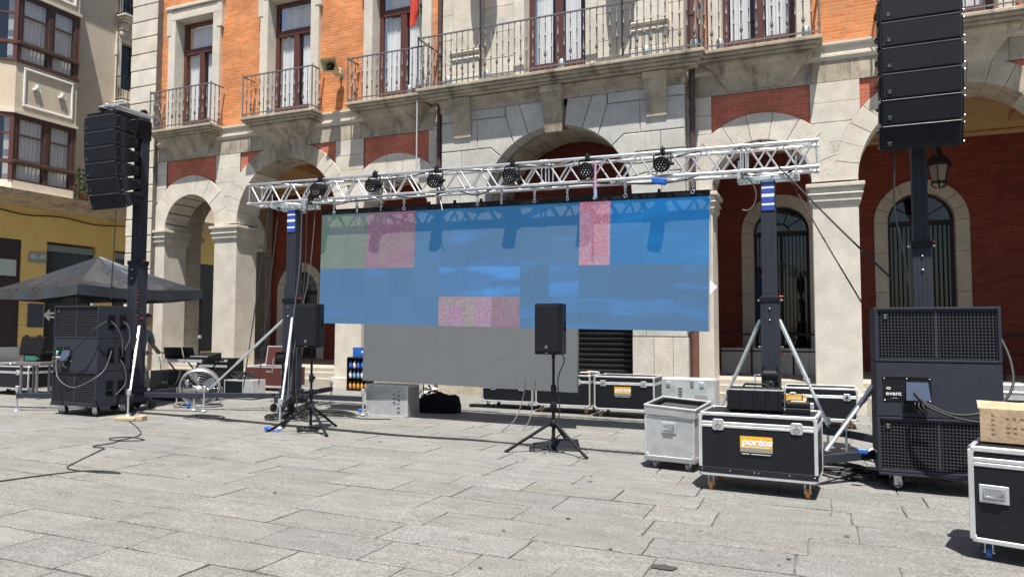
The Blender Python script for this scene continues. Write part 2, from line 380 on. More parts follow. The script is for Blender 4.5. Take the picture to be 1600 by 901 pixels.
for y0, y1 in zip(rows[:-1], rows[1:]):
    x = -27+rp.random(); xe = 9.0 if y1 < 15.4 else -19.3
    while x < xe:
        w = rp.choice((.62,.8,.95,1.1,1.3))*rp.uniform(.9,1.1); cells.append((x, x+w, y0, y1)); x += w
def cell_size(c):
    ps = [project((x, y, gz(x))) for x in c[:2] for y in c[2:]]
    if any(p is None for p in ps): return 0
    if max(p[0] for p in ps) < 0 or min(p[0] for p in ps) > 1600 or min(p[1] for p in ps) > 901: return 0
    return (max(p[0] for p in ps)-min(p[0] for p in ps))*(max(p[1] for p in ps)-min(p[1] for p in ps))
cells.sort(key=cell_size, reverse=True)
for c in cells[:300]:
    mb = MB(); stone_geo(mb, *c, rp); obj("paving_stone", mb, M['granite'], plaza)
mb = MB()
for c in cells[300:]: stone_geo(mb, *c, rp)
far = obj("paving_stones", mb, M['granite'], plaza); far['kind'] = 'stuff'
# damp stain and a dark spot on the paving
gum = [(rp.uniform(-7,1.2), rp.uniform(4.4,9.5), rp.uniform(.008,.02), rp.uniform(1,1.8)) for _ in range(34)]
for (x, y, r, sx) in [(-.98, 4.93, .055, 1.9), (.11, 5.05, .03, 3.6)]+gum:
    k = 16; st = MB(); st.add([(x+r*sx*math.cos(2*math.pi*i/k)*rp.uniform(.7,1.1), y+r*math.sin(2*math.pi*i/k)*rp.uniform(.65,1.1), gz(x)+.010) for i in range(k)], [tuple(range(k))])
    obj("damp_stain", st, mat("damp_stain", (.06,.058,.052), .6), plaza)

# ================================================================ TOWN HALL
HALL = thing("town_hall", "arcaded town hall of pale stone and orange brick with iron balconies behind the video wall", "building", (-5.4, 15.5, 0))
F0, FB = 15.5, 16.32                 # face and back of the arcade wall
FC = 15.2                            # face of the projecting centre
CX0, CX1 = -8.3, -2.5
RND = random.Random(5)
def hp(name, mb, m, parent=None): return wobj(name, mb, m, parent or HALL)
small, big = [(-16.77,4.52,.97), (-9.8,4.53,.97), (-1.02,4.55,.97), (5.98,4.55,.97)], [(-13.28,4.55,1.70), (2.49,4.55,1.70)]
R_S, R_B, ZT = 1.53, 2.14, 6.98
piers = [(-18.12,-17.74),(-15.80,-14.98),(-11.58,-10.77),(-8.83,-8.3),(-2.5,-1.99),(-.05,.79),(4.19,5.01),(6.95,7.8)]
for (a, b) in piers:
    narrow = b-a < .6
    hp("pillar", MB().box(a, b, F0, FB, .36, 4.10, .015), M['stone'])
    q = MB(); q.box(a-.05, b+.05, F0-.06, FB+.05, -.25, .36, .02); hp("plinth", q, M['stone'])
    c = MB()
    for z0, z1, d in ((4.09,4.14,.03),(4.14,4.27,.05),(4.27,4.31,.085),(4.31,4.42,.06),(4.42,4.50,.115)):
        c.box(a-d, b+d, F0-d, FB+d, z0, z1, .012)
    hp("capital", c, M['stone'])
def half_at(z, r, zc, pw, zp):
    h = math.sqrt(max(0, r*r-(z-zc)**2)) if abs(z-zc) < r else 0
    if zp is not None and zp < z < 6.55: h = max(h, pw)
    return h
obst = [(c, zc, R_S, .965, 5.72) for c, zc, r in small]+[(c, zc, R_B, 1.635, 5.93) for c, zc, r in big]
def intervals(z, xa, xb):
    o = [(c-half_at(z,R,zc,pw,zp), c+half_at(z,R,zc,pw,zp)) for c, zc, R, pw, zp in obst if half_at(z,R,zc,pw,zp) > 0]+[(CX0, CX1)]
    o.sort(); res = []; x = xa
    for a, b in o:
        if b <= xa or a >= xb: continue
        if a > x: res.append((x, a))
        x = max(x, b)
    if x < xb: res.append((x, xb))
    return res
XA, XB = -18.12, 9.0
core = MB()
zr = [4.5,4.93,5.34,5.74,6.14,6.55,6.98]
def fill(mb_list, z0, z1, y0, y1, gap, bev, split):
    zm = [z0+(z1-z0)*t for t in (.02,.25,.5,.75,.98)]
    mids = intervals((z0+z1)/2, XA, XB)
    for (a, b) in mids:
        def edge(z, left):
            best = None
            for (p, q) in intervals(z, XA, XB):
                v = p if left else q; w = a if left else b
                if best is None or abs(v-w) < abs(best-w): best = v
            return best if best is not None and abs(best-(a if left else b)) < .75 else (a if left else b)
        le = [edge(z, True) for z in zm]; re_ = [edge(z, False) for z in zm]
        zz = [z0+gap]+zm[1:-1]+[z1-gap]
        cuts = []
        if split and b-a > 1.15:
            k = int((b-a)/.85+.5); cuts = [a+(b-a)*(i+RND.uniform(-.12,.12))/k for i in range(1, k)]
            cuts = [c for c in cuts if max(le)+.15 < c < min(re_)-.15]
        bounds = [None]+cuts+[None]
        for i in range(len(bounds)-1):
            L = [(l+gap, z) for l, z in zip(le, zz)] if bounds[i] is None else [(bounds[i]+gap, z) for z in (zz[0], zz[-1])]
            Rr = [(r-gap, z) for r, z in zip(re_, zz)] if bounds[i+1] is None else [(bounds[i+1]-gap, z) for z in (zz[0], zz[-1])]
            if max(p[0] for p in L) > min(p[0] for p in Rr)-.03 and min(r-l for l, r in zip([p[0] for p in L], [p[0] for p in Rr])) < .02: 
                if sum(p[0] for p in Rr)/len(Rr)-sum(p[0] for p in L)/len(L) < .06: continue
            mb_list(L[::1], Rr[::-1], y0+RND.uniform(-.003,.003), y1, bev)
def put_block(L, R, y0, y1, bev):
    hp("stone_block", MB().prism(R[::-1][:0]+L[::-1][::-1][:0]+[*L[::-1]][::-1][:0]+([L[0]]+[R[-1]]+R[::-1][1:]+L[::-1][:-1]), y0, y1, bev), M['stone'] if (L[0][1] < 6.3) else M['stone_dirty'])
def put_core(L, R, y0, y1, bev):
    core.prism([L[0]]+[R[-1]]+R[::-1][1:]+L[::-1][:-1], y0, y1, 0)
for z0, z1 in zip(zr[:-1], zr[1:]):
    fill(put_block, z0, z1, F0, F0+.3, .0035, .006, True)
for z0, z1 in zip(zr[:-1], zr[1:]):
    for s in range(2):
        fill(put_core, z0+(z1-z0)*s/2, z0+(z1-z0)*(s+1)/2, F0+.012, FB, -.002, 0, False)
hp("wall_core", core, M['mortar'])
# voussoirs: full depth wedges, so the soffit shows its joints too
for (c, zc, r), R, n in [(a, R_S, 9) for a in small]+[(a, R_B, 17) for a in big]:
    cm = MB()
    for i in range(n):
        a0, a1 = math.pi*i/n+.0035/r, math.pi*(i+1)/n-.0035/r
        k = 4; proud = RND.uniform(-.004,.004)+(.012 if (R == R_B) else 0)
        poly = [(c+r*math.cos(a0+(a1-a0)*j/k), zc+r*math.sin(a0+(a1-a0)*j/k)) for j in range(k+1)]
        poly += [(c+R*math.cos(a1-(a1-a0)*j/k), min(ZT-.004, zc+R*math.sin(a1-(a1-a0)*j/k))) for j in range(k+1)]
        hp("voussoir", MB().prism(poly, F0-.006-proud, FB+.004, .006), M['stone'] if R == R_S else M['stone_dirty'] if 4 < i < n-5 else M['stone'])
        b0, b1 = math.pi*i/n, math.pi*(i+1)/n
        cm.prism([(c+(r+.014)*math.cos(b0), zc+(r+.014)*math.sin(b0)), (c+(r+.014)*math.cos(b1), zc+(r+.014)*math.sin(b1)), (c+(R-.02)*math.cos(b1), zc+(R-.02)*math.sin(b1)), (c+(R-.02)*math.cos(b0), zc+(R-.02)*math.sin(b0))], F0+.012, FB-.01)
    hp("arch_core", cm, M['mortar'])
    # brick panel above the arch, set back behind the ring
    pw = .965 if R == R_S else 1.635
    zb = 5.2
    pb = MB(); N_ = 24
    top = 6.55; xs_ = [c-pw+2*pw*i/N_ for i in range(N_+1)]
    low = [min(top, zc+math.sqrt(max(.0, (R-.05)**2-(x-c)**2))) for x in xs_]
    V = [(x, F0+.045, z) for x, z in zip(xs_, low)]+[(x, F0+.045, top) for x in xs_]
    pb.add(V, [(i, i+1, N_+2+i, N_+1+i) for i in range(N_)])
    pb2 = MB(); pb2.box(c-pw, c+pw, F0+.06, FB, 6.0 if R == R_S else 6.45, 6.55)
    hp("brick_panel", pb, M['brick_panel'])
# wall above arches behind (closes the top), string course
q = MB(); q.box(XA, CX0, F0+.06, FB, 6.56, 7.0); q.box(CX1, XB, F0+.06, FB, 6.56, 7.0); hp("wall_head", q, M['mortar'])
sc_prof = [(F0+.3,6.98),(F0-.012,6.98),(F0-.012,7.03),(F0-.05,7.05),(F0-.05,7.09),(F0-.015,7.10),(F0-.015,7.27),(F0-.07,7.29),(F0-.07,7.34),(F0+.3,7.34)]
for a, b in ((-19.17, CX0), (CX1, XB)):
    x = a
    while x < b-.01:
        w = min(RND.uniform(1.0,1.5), b-x); w = w if b-x-w > .3 else b-x
        hp("string_course_stone", MB().sweep_x(sc_prof, x+.002, x+w-.002), M['stone']); x += w

# ---- projecting centre: rusticated blocks round the main arch
cc, czc, cr = -5.4, 4.46, 1.76
angs = [180-13.7*k for k in range(0, 7)]    # joint angles on one half
Zj = {}
def joint_pt(ang):
    a = rad(ang); rr = 2.12 if ang > 125 else 2.3
    return cc+rr*math.cos(a), czc+rr*math.sin(a)
G_ = .007
centre_core = MB()
def corps_block(poly, m='stone_grey', bev=.016):
    # shrink for the joint
    cxm = sum(p[0] for p in poly)/len(poly); czm = sum(p[1] for p in poly)/len(poly)
    hp("stone_block", MB().prism(poly, FC-RND.uniform(0,.004), FC+.4, bev), M[m])
def arc(a0, a1, r, k=4, c=cc, z=czc): return [(c+r*math.cos(rad(a0+(a1-a0)*j/k)), z+r*math.sin(rad(a0+(a1-a0)*j/k))) for j in range(k+1)]
for side in (-1, 1):
    def mir(poly): return [(2*cc-x, z) for x, z in poly] if side > 0 else poly
    xe = CX0
    # below the springing: courses 0.43 high
    z = czc; zs = [czc]
    while z > 1.8: z -= .43; zs.append(z)
    for k, (zt, zb_) in enumerate(zip(zs[:-1], zs[1:])):
        cut = xe+(.52 if k % 2 else .85)
        corps_block(mir([(xe,zb_+G_),(cut-G_/2,zb_+G_),(cut-G_/2,zt-G_),(xe,zt-G_)])); corps_block(mir([(cut+G_/2,zb_+G_),(cc-cr,zb_+G_),(cc-cr,zt-G_),(cut+G_/2,zt-G_)]))
    for (a, b) in ((xe-.03, xe+.28), (xe+.288, -7.62), (-7.612, cc-cr+.0)):
        corps_block(mir([(a,.42),(b,.42),(b,zs[-1]-.008),(a,zs[-1]-.008)]), 'stone', .006)
    corps_block(mir([(xe-.06,-.2),(cc-cr+.04,-.2),(cc-cr+.04,.41),(xe-.06,.41)]), 'stone_dirty')
    # crossetted courses beside the arch
    jz = [(180.0, czc)]
    for a in angs[1:4]: jz.append((a, joint_pt(a)[1]))
    for (a0, z0), (a1, z1) in zip(jz[:-1], jz[1:]):
        d = .25
        p0 = joint_pt(a0) if a0 < 179 else (cc-cr, czc)
        p1 = joint_pt(a1)
        cut = xe+RND.uniform(.45,.62)
        rp_ = [(cut+G_/2, z0+G_)]+([(p0[0], z0+G_)] if a0 < 179 else [])+arc(a0-d, a1+d, cr)+[(p1[0]-.004, z1-G_), (cut+G_/2, z1-G_)]
        corps_block(mir(rp_)); corps_block(mir([(xe, z0+G_), (cut-G_/2, z0+G_), (cut-G_/2, z1-G_), (xe, z1-G_)]))
    # upper courses
    a3, z3 = jz[-1]; p3 = joint_pt(a3)
    a4 = angs[4]; p4 = (-6.62, 6.56)
    rp_ = [(-7.35+G_/2, z3+G_), (p3[0], z3+G_)]+arc(a3-.25, a4+.25, cr)+[p4, (-7.35+G_/2, 6.56)]
    corps_block(mir(rp_)); corps_block(mir([(xe, z3+G_), (-7.35-G_/2, z3+G_), (-7.35-G_/2, 6.56), (xe, 6.56)]))
    a5 = angs[5]; p5 = (cc+2.42*math.cos(rad(a5)), 6.80)
    corps_block(mir(arc(a4-.25, a5+.25, cr)+[p5, (-6.62, 6.80), (-6.62+G_, 6.575)]))
    corps_block(mir(arc(a5-.25, 97.5, cr)+[(cc-.30, 6.80), (p5[0]+.012, 6.80)]))
    corps_block(mir([(xe, 6.575), (-6.635, 6.575), (-6.635, 6.80), (xe, 6.80)]))
    # side return of the projection
    rb = MB(); x_ = CX0+.005 if side < 0 else CX1-.005
    rb.box(min(x_, x_-side*.3), max(x_, x_-side*.3), FC+.4, F0+.35, -.2, 7.0); hp("corps_return", rb, M['stone_grey'])
# core behind and the barrel of the arch, wedge by wedge
ck = MB(); nk = 13
for i in range(nk):
    a0, a1 = 180*i/nk, 180*(i+1)/nk
    ck.prism(arc(a0, a1, cr+.02)+arc(a1, a0, 2.6), FC+.03, F0+.2)
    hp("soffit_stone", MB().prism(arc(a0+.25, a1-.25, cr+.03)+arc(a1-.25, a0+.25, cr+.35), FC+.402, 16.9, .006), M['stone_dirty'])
ck.box(CX0+.02, cc-cr-.02, FC+.03, 16.5, -.2, 6.9); ck.box(cc+cr+.02, CX1-.02, FC+.03, 16.5, -.2, 6.9)
ck.box(CX0+.02, CX1-.02, FC+.03, 16.5, 6.65, 7.1); hp("corps_core", ck, M['mortar'])
for side in (-1, 1):
    x0, x1 = (cc-cr-.5, cc-cr) if side < 0 else (cc+cr, cc+cr+.5)
    z = .3
    while z < 4.4:
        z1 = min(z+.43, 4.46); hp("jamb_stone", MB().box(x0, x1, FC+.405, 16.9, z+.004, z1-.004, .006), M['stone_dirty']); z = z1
ent = [(FC+.3,6.80),(FC-.02,6.80),(FC-.02,6.93),(FC-.07,6.95),(FC-.07,7.0),(FC-.16,7.04),(FC-.16,7.08),(FC+.3,7.08)]
for i in range(5):
    a = CX0-.03+(CX1-CX0+.06)*i/5; b = CX0-.03+(CX1-CX0+.06)*(i+1)/5
    hp("entablature_stone", MB().sweep_x(ent, a+.002, b-.002), M['stone_dirty'])
def console(cx_, w0, w1, zt, zb_, d, m='stone'):
    k = MB(); n = 8
    prof = [(d*(1-t)**1.5*(1+.25*math.sin(t*math.pi*2))+.05, zt-(zt-zb_)*t) for t in [i/n for i in range(n+1)]]
    V = []; 
    for (dd, z) in prof:
        w = (w0+(w1-w0)*(zt-z)/(zt-zb_))/2
        V += [(cx_-w, FC-dd, z), (cx_+w, FC-dd, z), (cx_+w, FC+.05, z), (cx_-w, FC+.05, z)]
    Fq = [(0,3,2,1), tuple(range(4*n, 4*n+4))]
    for i in range(n):
        for j in range(4): Fq.append((4*i+j, 4*i+(j+1)%4, 4*i+4+(j+1)%4, 4*i+4+j))
    k.add(V, Fq); k.box(cx_-w0/2-.02, cx_+w0/2+.02, FC-d-.09, FC, zt, zt+.16, .01)
    hp("console", k, M[m])
console(-5.42, .48, .40, 6.92, 6.06, .17, 'stone_dirty'); console(-7.72, .48, .44, 6.92, 6.16, .15, 'stone_dirty'); console(-3.08, .48, .44, 6.92, 6.16, .15, 'stone_dirty')

# ---- quoin pilaster at the end of the hall
z = -.2; k = 0
while z < 14:
    z1 = min(14, z+.505)
    if not (6.9 < z < 7.3): hp("quoin_block", MB().box(-19.17-(.02 if k % 2 else 0), -18.13, 15.34, 16.35, z+.012, z1-.012, .018), M['stone'])
    z = z1; k += 1
hp("quoin_core", MB().box(-19.14, -18.12, 15.37, 16.3, -.2, 14), M['mortar'])
z = 7.36; k = 0
while z < 13.5:      # side wall of the hall towards the street
    for j in range(6):
        y = 16.35+j*.7+(.35 if k % 2 else 0); hp("quoin_block", MB().box(-19.14, -18.6, y+.006, min(20.6,y+.7)-.006, z+.006, z+.494, .01), M['stone'])
    z += .5; k += 1
# ---- arcade: floor, steps, back wall, end wall, ceiling
fl = MB(); fl.box(-18.6, 9, 15.95, 20.6, -.3, .55); hp("arcade_floor", fl, M['floor'])
for (z0, z1, y) in ((.3,.45,15.75), (.12,.30,15.58)):
    x = -17.74
    for (a, b) in ((-17.74,-15.8),(-14.98,-11.58),(-10.77,-8.83),(-1.99,-.05),(.79,4.19),(5.01,6.95)):
        hp("step", MB().box(a+.005, b-.005, y, 16.2, z0-.3, z1, .012), M['floor'])
YB = 20.5
wins = [(-16.77,.72,2.9), (-13.28,.74,4.33), (-9.8,.72,4.2), (-.86,.70,4.22), (2.43,.74,4.33), (5.98,.72,4.2)]
def arch_open_wall(mb, x0, x1, z0, z1, cx_, hw, zs_, y0, y1, zsill):
    N_ = 14
    mb.box(x0, cx_-hw, y0, y1, z0, z1); mb.box(cx_+hw, x1, y0, y1, z0, z1)
    if zsill > z0: mb.box(cx_-hw, cx_+hw, y0, y1, z0, zsill)
    pts = [(cx_-hw*math.cos(math.pi*i/N_), zs_+hw*math.sin(math.pi*i/N_)) for i in range(N_+1)]
    for (a, b) in zip(pts[:-1], pts[1:]): mb.prism([a, b, (b[0], z1), (a[0], z1)], y0, y1)
bw = MB(); edges = [-18.6,-15.0,-11.5,-7.6,-2.6,.8,4.3,9.0]
cells_w = [(-18.6,-15.0,wins[0]),(-15.0,-11.5,wins[1]),(-11.5,-8.2,wins[2]),(-2.6,.75,wins[3]),(.75,4.3,wins[4]),(4.3,9.0,wins[5])]
for a, b, (c, hw, zs_) in cells_w: arch_open_wall(bw, a, b, .5, 7.4, c, hw+.02, zs_, YB, YB+.4, .62)
bw.box(-8.2, -2.6, YB, YB+.4, .5, 7.4)
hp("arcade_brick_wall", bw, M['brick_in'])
for (c, hw, zs_) in wins:
    if c < -17 : continue
    fr = []
    n = 9
    for i in range(n):
        a0, a1 = 180*i/n+.3, 180*(i+1)/n-.3
        hp("window_voussoir", MB().prism(arc(a0, a1, hw, 3, c, zs_)+arc(a1, a0, hw+.31, 3, c, zs_), YB-.05, YB+.30, .008), M['stone'])
    for s in (-1, 1):
        z = .56
        while z < zs_-.05:
            z1 = min(zs_, z+1.0); z1 = zs_ if zs_-z1 < .3 else z1
            xa, xb = (c-hw-.31, c-hw) if s < 0 else (c+hw, c+hw+.31)
            hp("window_jamb_stone", MB().box(xa, xb, YB-.05, YB+.30, z+.004, z1-.004, .008), M['stone']); z = z1
    # dark door-window with bars and fanlight
    d = MB(); y = YB+.22
    for x in (-hw, -.04, hw-.08): d.box(c+x, c+x+.08, y, y+.06, .56, zs_)
    d.box(c-hw+.08, c+hw-.08, y+.003, y+.057, zs_-.09, zs_+.05); d.box(c-hw+.08, c+hw-.08, y+.003, y+.057, .56, 1.0)
    d.path([(c+hw*.97*math.cos(rad(t)), y+.03, zs_+hw*.97*math.sin(rad(t))) for t in range(0, 181, 15)], .05, 4, sub=1)
    for t in (36, 72, 108, 144): d.tube((c+.18*math.cos(rad(t)), y+.03, zs_+.05+.18*math.sin(rad(t))), (c+hw*.95*math.cos(rad(t)), y+.03, zs_+hw*.95*math.sin(rad(t))), .022, 4)
    d.path([(c+.2*math.cos(rad(t)), y+.03, zs_+.05+.2*math.sin(rad(t))) for t in range(0, 181, 30)], .03, 4, sub=1)
    wf = hp("arcade_door", fixn(hp("tmp", d, M['iron_dark'])).data and d, M['iron_dark'])
    bpy.data.objects.remove(bpy.data.objects['tmp'])
    nb = 13
    for i in range(nb):
        x = c-hw+.14+(2*hw-.28)*i/(nb-1); wobj("window_bar", MB().tube((x, y-.04, 1.0), (x, y-.04, zs_-.1), .011, 5), M['iron_dark'], wf)
    g = MB(); g.box(c-hw+.03, c+hw-.03, y+.02, y+.03, 1.0, zs_); g.prism(arc(0, 180, hw*.95, 14, c, zs_), y+.02, y+.03); wobj("pane", g, M['glass_dark'], wf)
    bk = MB(); bk.box(c-hw-.3, c+hw+.3, YB+.9, YB+.95, .5, zs_+hw+.3); wobj("dark_interior", bk, M['room'], wf)
# end wall with its own arch to the street, built facing +X
ew = MB(); y0_, y1_ = 17.25, 20.2; hwy = (y1_-y0_)/2; cyy = (y0_+y1_)/2; zsp = 4.5; x0_, x1_ = -18.75, -18.12
def yprism(mb, poly, xa, xb):
    n = len(poly); V = [(xa, y, z) for y, z in poly]+[(xb, y, z) for y, z in poly]
    mb.add(V, [tuple(range(n)), tuple(range(n, 2*n))[::-1]]+[(i, n+i, n+(i+1)%n, (i+1)%n) for i in range(n)])
for (ya, yb) in ((16.0, y0_), (y1_, 20.9)):
    z = .3; k = 0
    while z < 6.9:
        z1 = z+.42
        cut = ya+(yb-ya)*(.4 if k % 2 else .62)
        for (p, q_) in ((ya, cut), (cut, yb)):
            hp("end_wall_stone", MB().box(x0_, x1_, p+.003, q_-.003, z+.003, z1-.003, .006), M['stone_grey'])
        z = z1; k += 1
    hp("end_wall_core", MB().box(x0_+.02, x1_-.012, ya, yb, .2, 6.95), M['mortar'])
pts = [(cyy-hwy*math.cos(math.pi*i/14), zsp+hwy*math.sin(math.pi*i/14)) for i in range(15)]
for i, (a, b) in enumerate(zip(pts[:-1], pts[1:])):
    m_ = MB(); yprism(m_, [a, b, (b[0], 6.95), (a[0], 6.95)], x0_, x1_); hp("end_arch_stone", m_, M['stone_grey'])
for (y, s) in ((y0_, 1), (y1_, -1)):
    c = MB(); c.box(x0_-.05, x1_+.05, y-.12, y+.1, zsp-.16, zsp-.02, .02); hp("impost", c, M['stone'])
cl = MB(); n = 10; prof = [(16.25, 6.9), (19.0, 6.9)]+[(19.0+1.48*math.sin(t), 6.42+.48*math.cos(t)) for t in [math.pi/2*i/n for i in range(n+1)]]
V = [(-18.8, y, z) for y, z in prof]+[(9, y, z) for y, z in prof]; m_ = len(prof)
cl.add(V, [(i, i+1, m_+i+1, m_+i) for i in range(m_-1)]); cl.box(-18.8, 9, 16.25, 20.9, 7.05, 7.1)
hp("arcade_ceiling", cl, M['plaster_dark'])
hp("wall_moulding", MB().box(-18.1, 9, 20.40, 20.5, 6.36, 6.46, .015), M['plaster_dark'])
for (a, b) in piers[1:]:
    ca = (a+b)/2; t = MB(); t.box(ca-.3, ca+.3, FB+.1, 20.4, 6.62, 6.88, .02)
    if not CX0 < ca < CX1: hp("ceiling_beam", t, M['plaster_dark'])
for x in (.85, 2.75, -13.9): hp("ceiling_light", MB().box(x, x+.95, 18.45, 18.62, 6.82, 6.90, .01), M['white'])
hp("arcade_end", MB().box(8.8, 9.0, 15.6, 20.9, 0, 7.3), M['stone'])
# main stair seen below the video wall, closed by a dark slatted shutter
sh = hp("slatted_shutter", MB().box(cc-cr, cc+cr, 16.35, 16.40, .2, 4.4), M['shutter'])
for i in range(34):
    z = .22+i*.122; wobj("slat", MB().add([(cc-cr+.02,16.33,z),(cc+cr-.02,16.33,z),(cc+cr-.02,16.25,z+.085),(cc-cr+.02,16.25,z+.085),(cc-cr+.02,16.33,z+.10),(cc+cr-.02,16.33,z+.10)], [(0,1,2,3),(3,2,5,4)]), M['shutter'], sh)
hp("door_frame", MB().box(cc+cr-.1, cc+cr-.002, 16.2, 16.42, .2, 4.4, .01), M['cream_light'])
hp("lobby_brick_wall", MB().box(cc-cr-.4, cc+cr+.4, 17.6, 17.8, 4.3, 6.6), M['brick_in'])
# ---- upper floor
UB = 15.56
win_c = [-16.76, -13.25, -9.78, -1.02, 2.45, 5.95]
HW, Z0, Z1 = .74, 7.36, 10.78
xs_ = [-18.12]
def wall_with_windows(mb, xa, xb, cs, y0, y1, ztop):
    x = xa
    for c in cs:
        mb.box(x, c-HW-.02, y0, y1, 7.3, ztop); mb.box(c-HW-.02, c+HW+.02, y0, y1, Z1+.02, ztop); x = c+HW+.02
    mb.box(x, xb, y0, y1, 7.3, ztop)
for a_, b_, cs_ in ((-18.12, CX0, win_c[:3]), (CX1, 9, win_c[3:])):
    ub = MB(); wall_with_windows(ub, a_, b_, cs_, UB, UB+.5, 14); hp("upper_brick_wall", ub, M['brick_up'])
cu_ = MB(); wall_with_windows(cu_, CX0, CX1, [-5.4], FC+.02, FC+.5, 14); hp("upper_centre_wall", cu_, M['stone'])
z = 7.36
while z < 13.9:
    z1 = z+.62
    for (a, b) in ((CX0, -7.98), (-7.18, -6.42), (-4.38, -3.58), (-2.82, CX1)):
        hp("ashlar_stone", MB().box(a+.003, b-.003, FC-RND.uniform(0,.006), FC+.06, z+.004, min(z1,14)-.004, .007), M['stone'])
    z = z1
for (a, b) in ((-7.98,-7.18), (-3.58,-2.82)):
    p = MB(); p.box(a+.04, b-.04, FC-.14, FC+.1, 8.25, 14, .015); p.box(a-.04, b+.04, FC-.22, FC+.1, 7.36, 7.62, .02); p.box(a, b, FC-.2, FC+.1, 7.62, 7.98, .015)
    for z, d in ((7.98,.24),(8.04,.21),(8.10,.235),(8.17,.19)): p.box(a-.03, b+.03, FC-d, FC+.1, z, z+.055, .02)
    hp("pilaster", p, M['stone'])
def tall_window(c, yf, hw=HW):
    s = MB(); w = .27
    for sgn in (-1, 1):
        a, b = (c-hw-w, c-hw) if sgn < 0 else (c+hw, c+hw+w)
        s.box(a, b, yf-.05, yf+.42, 7.36, Z1, .012)
        o_ = (c-hw-w-.07, c-hw-w+.12) if sgn < 0 else (c+hw+w-.12, c+hw+w+.07)
        s.box(o_[0], o_[1], yf-.065, yf+.1, Z1-.45, Z1+.33, .012)
    s.box(c-hw-w, c+hw+w, yf-.053, yf+.423, Z1, Z1+.30, .012); s.box(c-hw-w-.10, c+hw+w+.10, yf-.10, yf+.1, Z1+.33, Z1+.43, .015)
    fr = hp("window_surround", s, M['stone'])
    y = yf+.30; f = MB()
    f.box(c-hw, c-hw+.12, y, y+.09, 7.36, Z1, .008); f.box(c+hw-.12, c+hw, y, y+.09, 7.36, Z1, .008); f.box(c-hw+.12, c+hw-.12, y, y+.09, Z1-.12, Z1, .008)
    f.box(c-hw+.12, c+hw-.12, y-.02, y+.09, 9.80, 9.98, .015); f.box(c-.09, c+.09, y-.015, y+.09, 7.36, 9.80, .01)
    f.box(c-hw+.12, c-.09, y+.003, y+.08, 7.36, 7.80, .006); f.box(c+.09, c+hw-.12, y+.003, y+.08, 7.36, 7.80, .006)
    wd = hp("balcony_window", f, M['wood'])
    for a, b, z0, z1 in ((c-hw+.12,c-.09,7.80,9.80),(c+.09,c+hw-.12,7.80,9.80),(c-hw+.12,c+hw-.12,9.98,Z1-.12)):
        wobj("pane", MB().add([(a,y+.05,z0),(b,y+.05,z0),(b,y+.05,z1),(a,y+.05,z1)], [(0,1,2,3)]), M['glass'], wd)
        k = MB(); n = 28; zt = z1
        V = []; 
        for i in range(n+1):
            x = a+(b-a)*(.03+.05*(math.sin(c*5+a)+1))+(b-a)*(.94-.10*(math.sin(c*7+a*2)+1))*i/n; yy = y+.13+.022*math.sin(i*(1.6+.5*math.sin(a*3))+a)+.014*math.sin(i*3.7+c)
            V += [(x, yy, z0), (x, yy, zt)]
        k.add(V, [(2*i, 2*i+2, 2*i+3, 2*i+1) for i in range(n)], 0, True)
        wobj("curtain", k, M['curtain'], wd)
    wobj("dark_interior", MB().box(c-hw, c+hw, y+.6, y+.62, 7.36, Z1), M['room'], wd)
for c in win_c: tall_window(c, F0)
tall_window(-5.4, FC, .74)
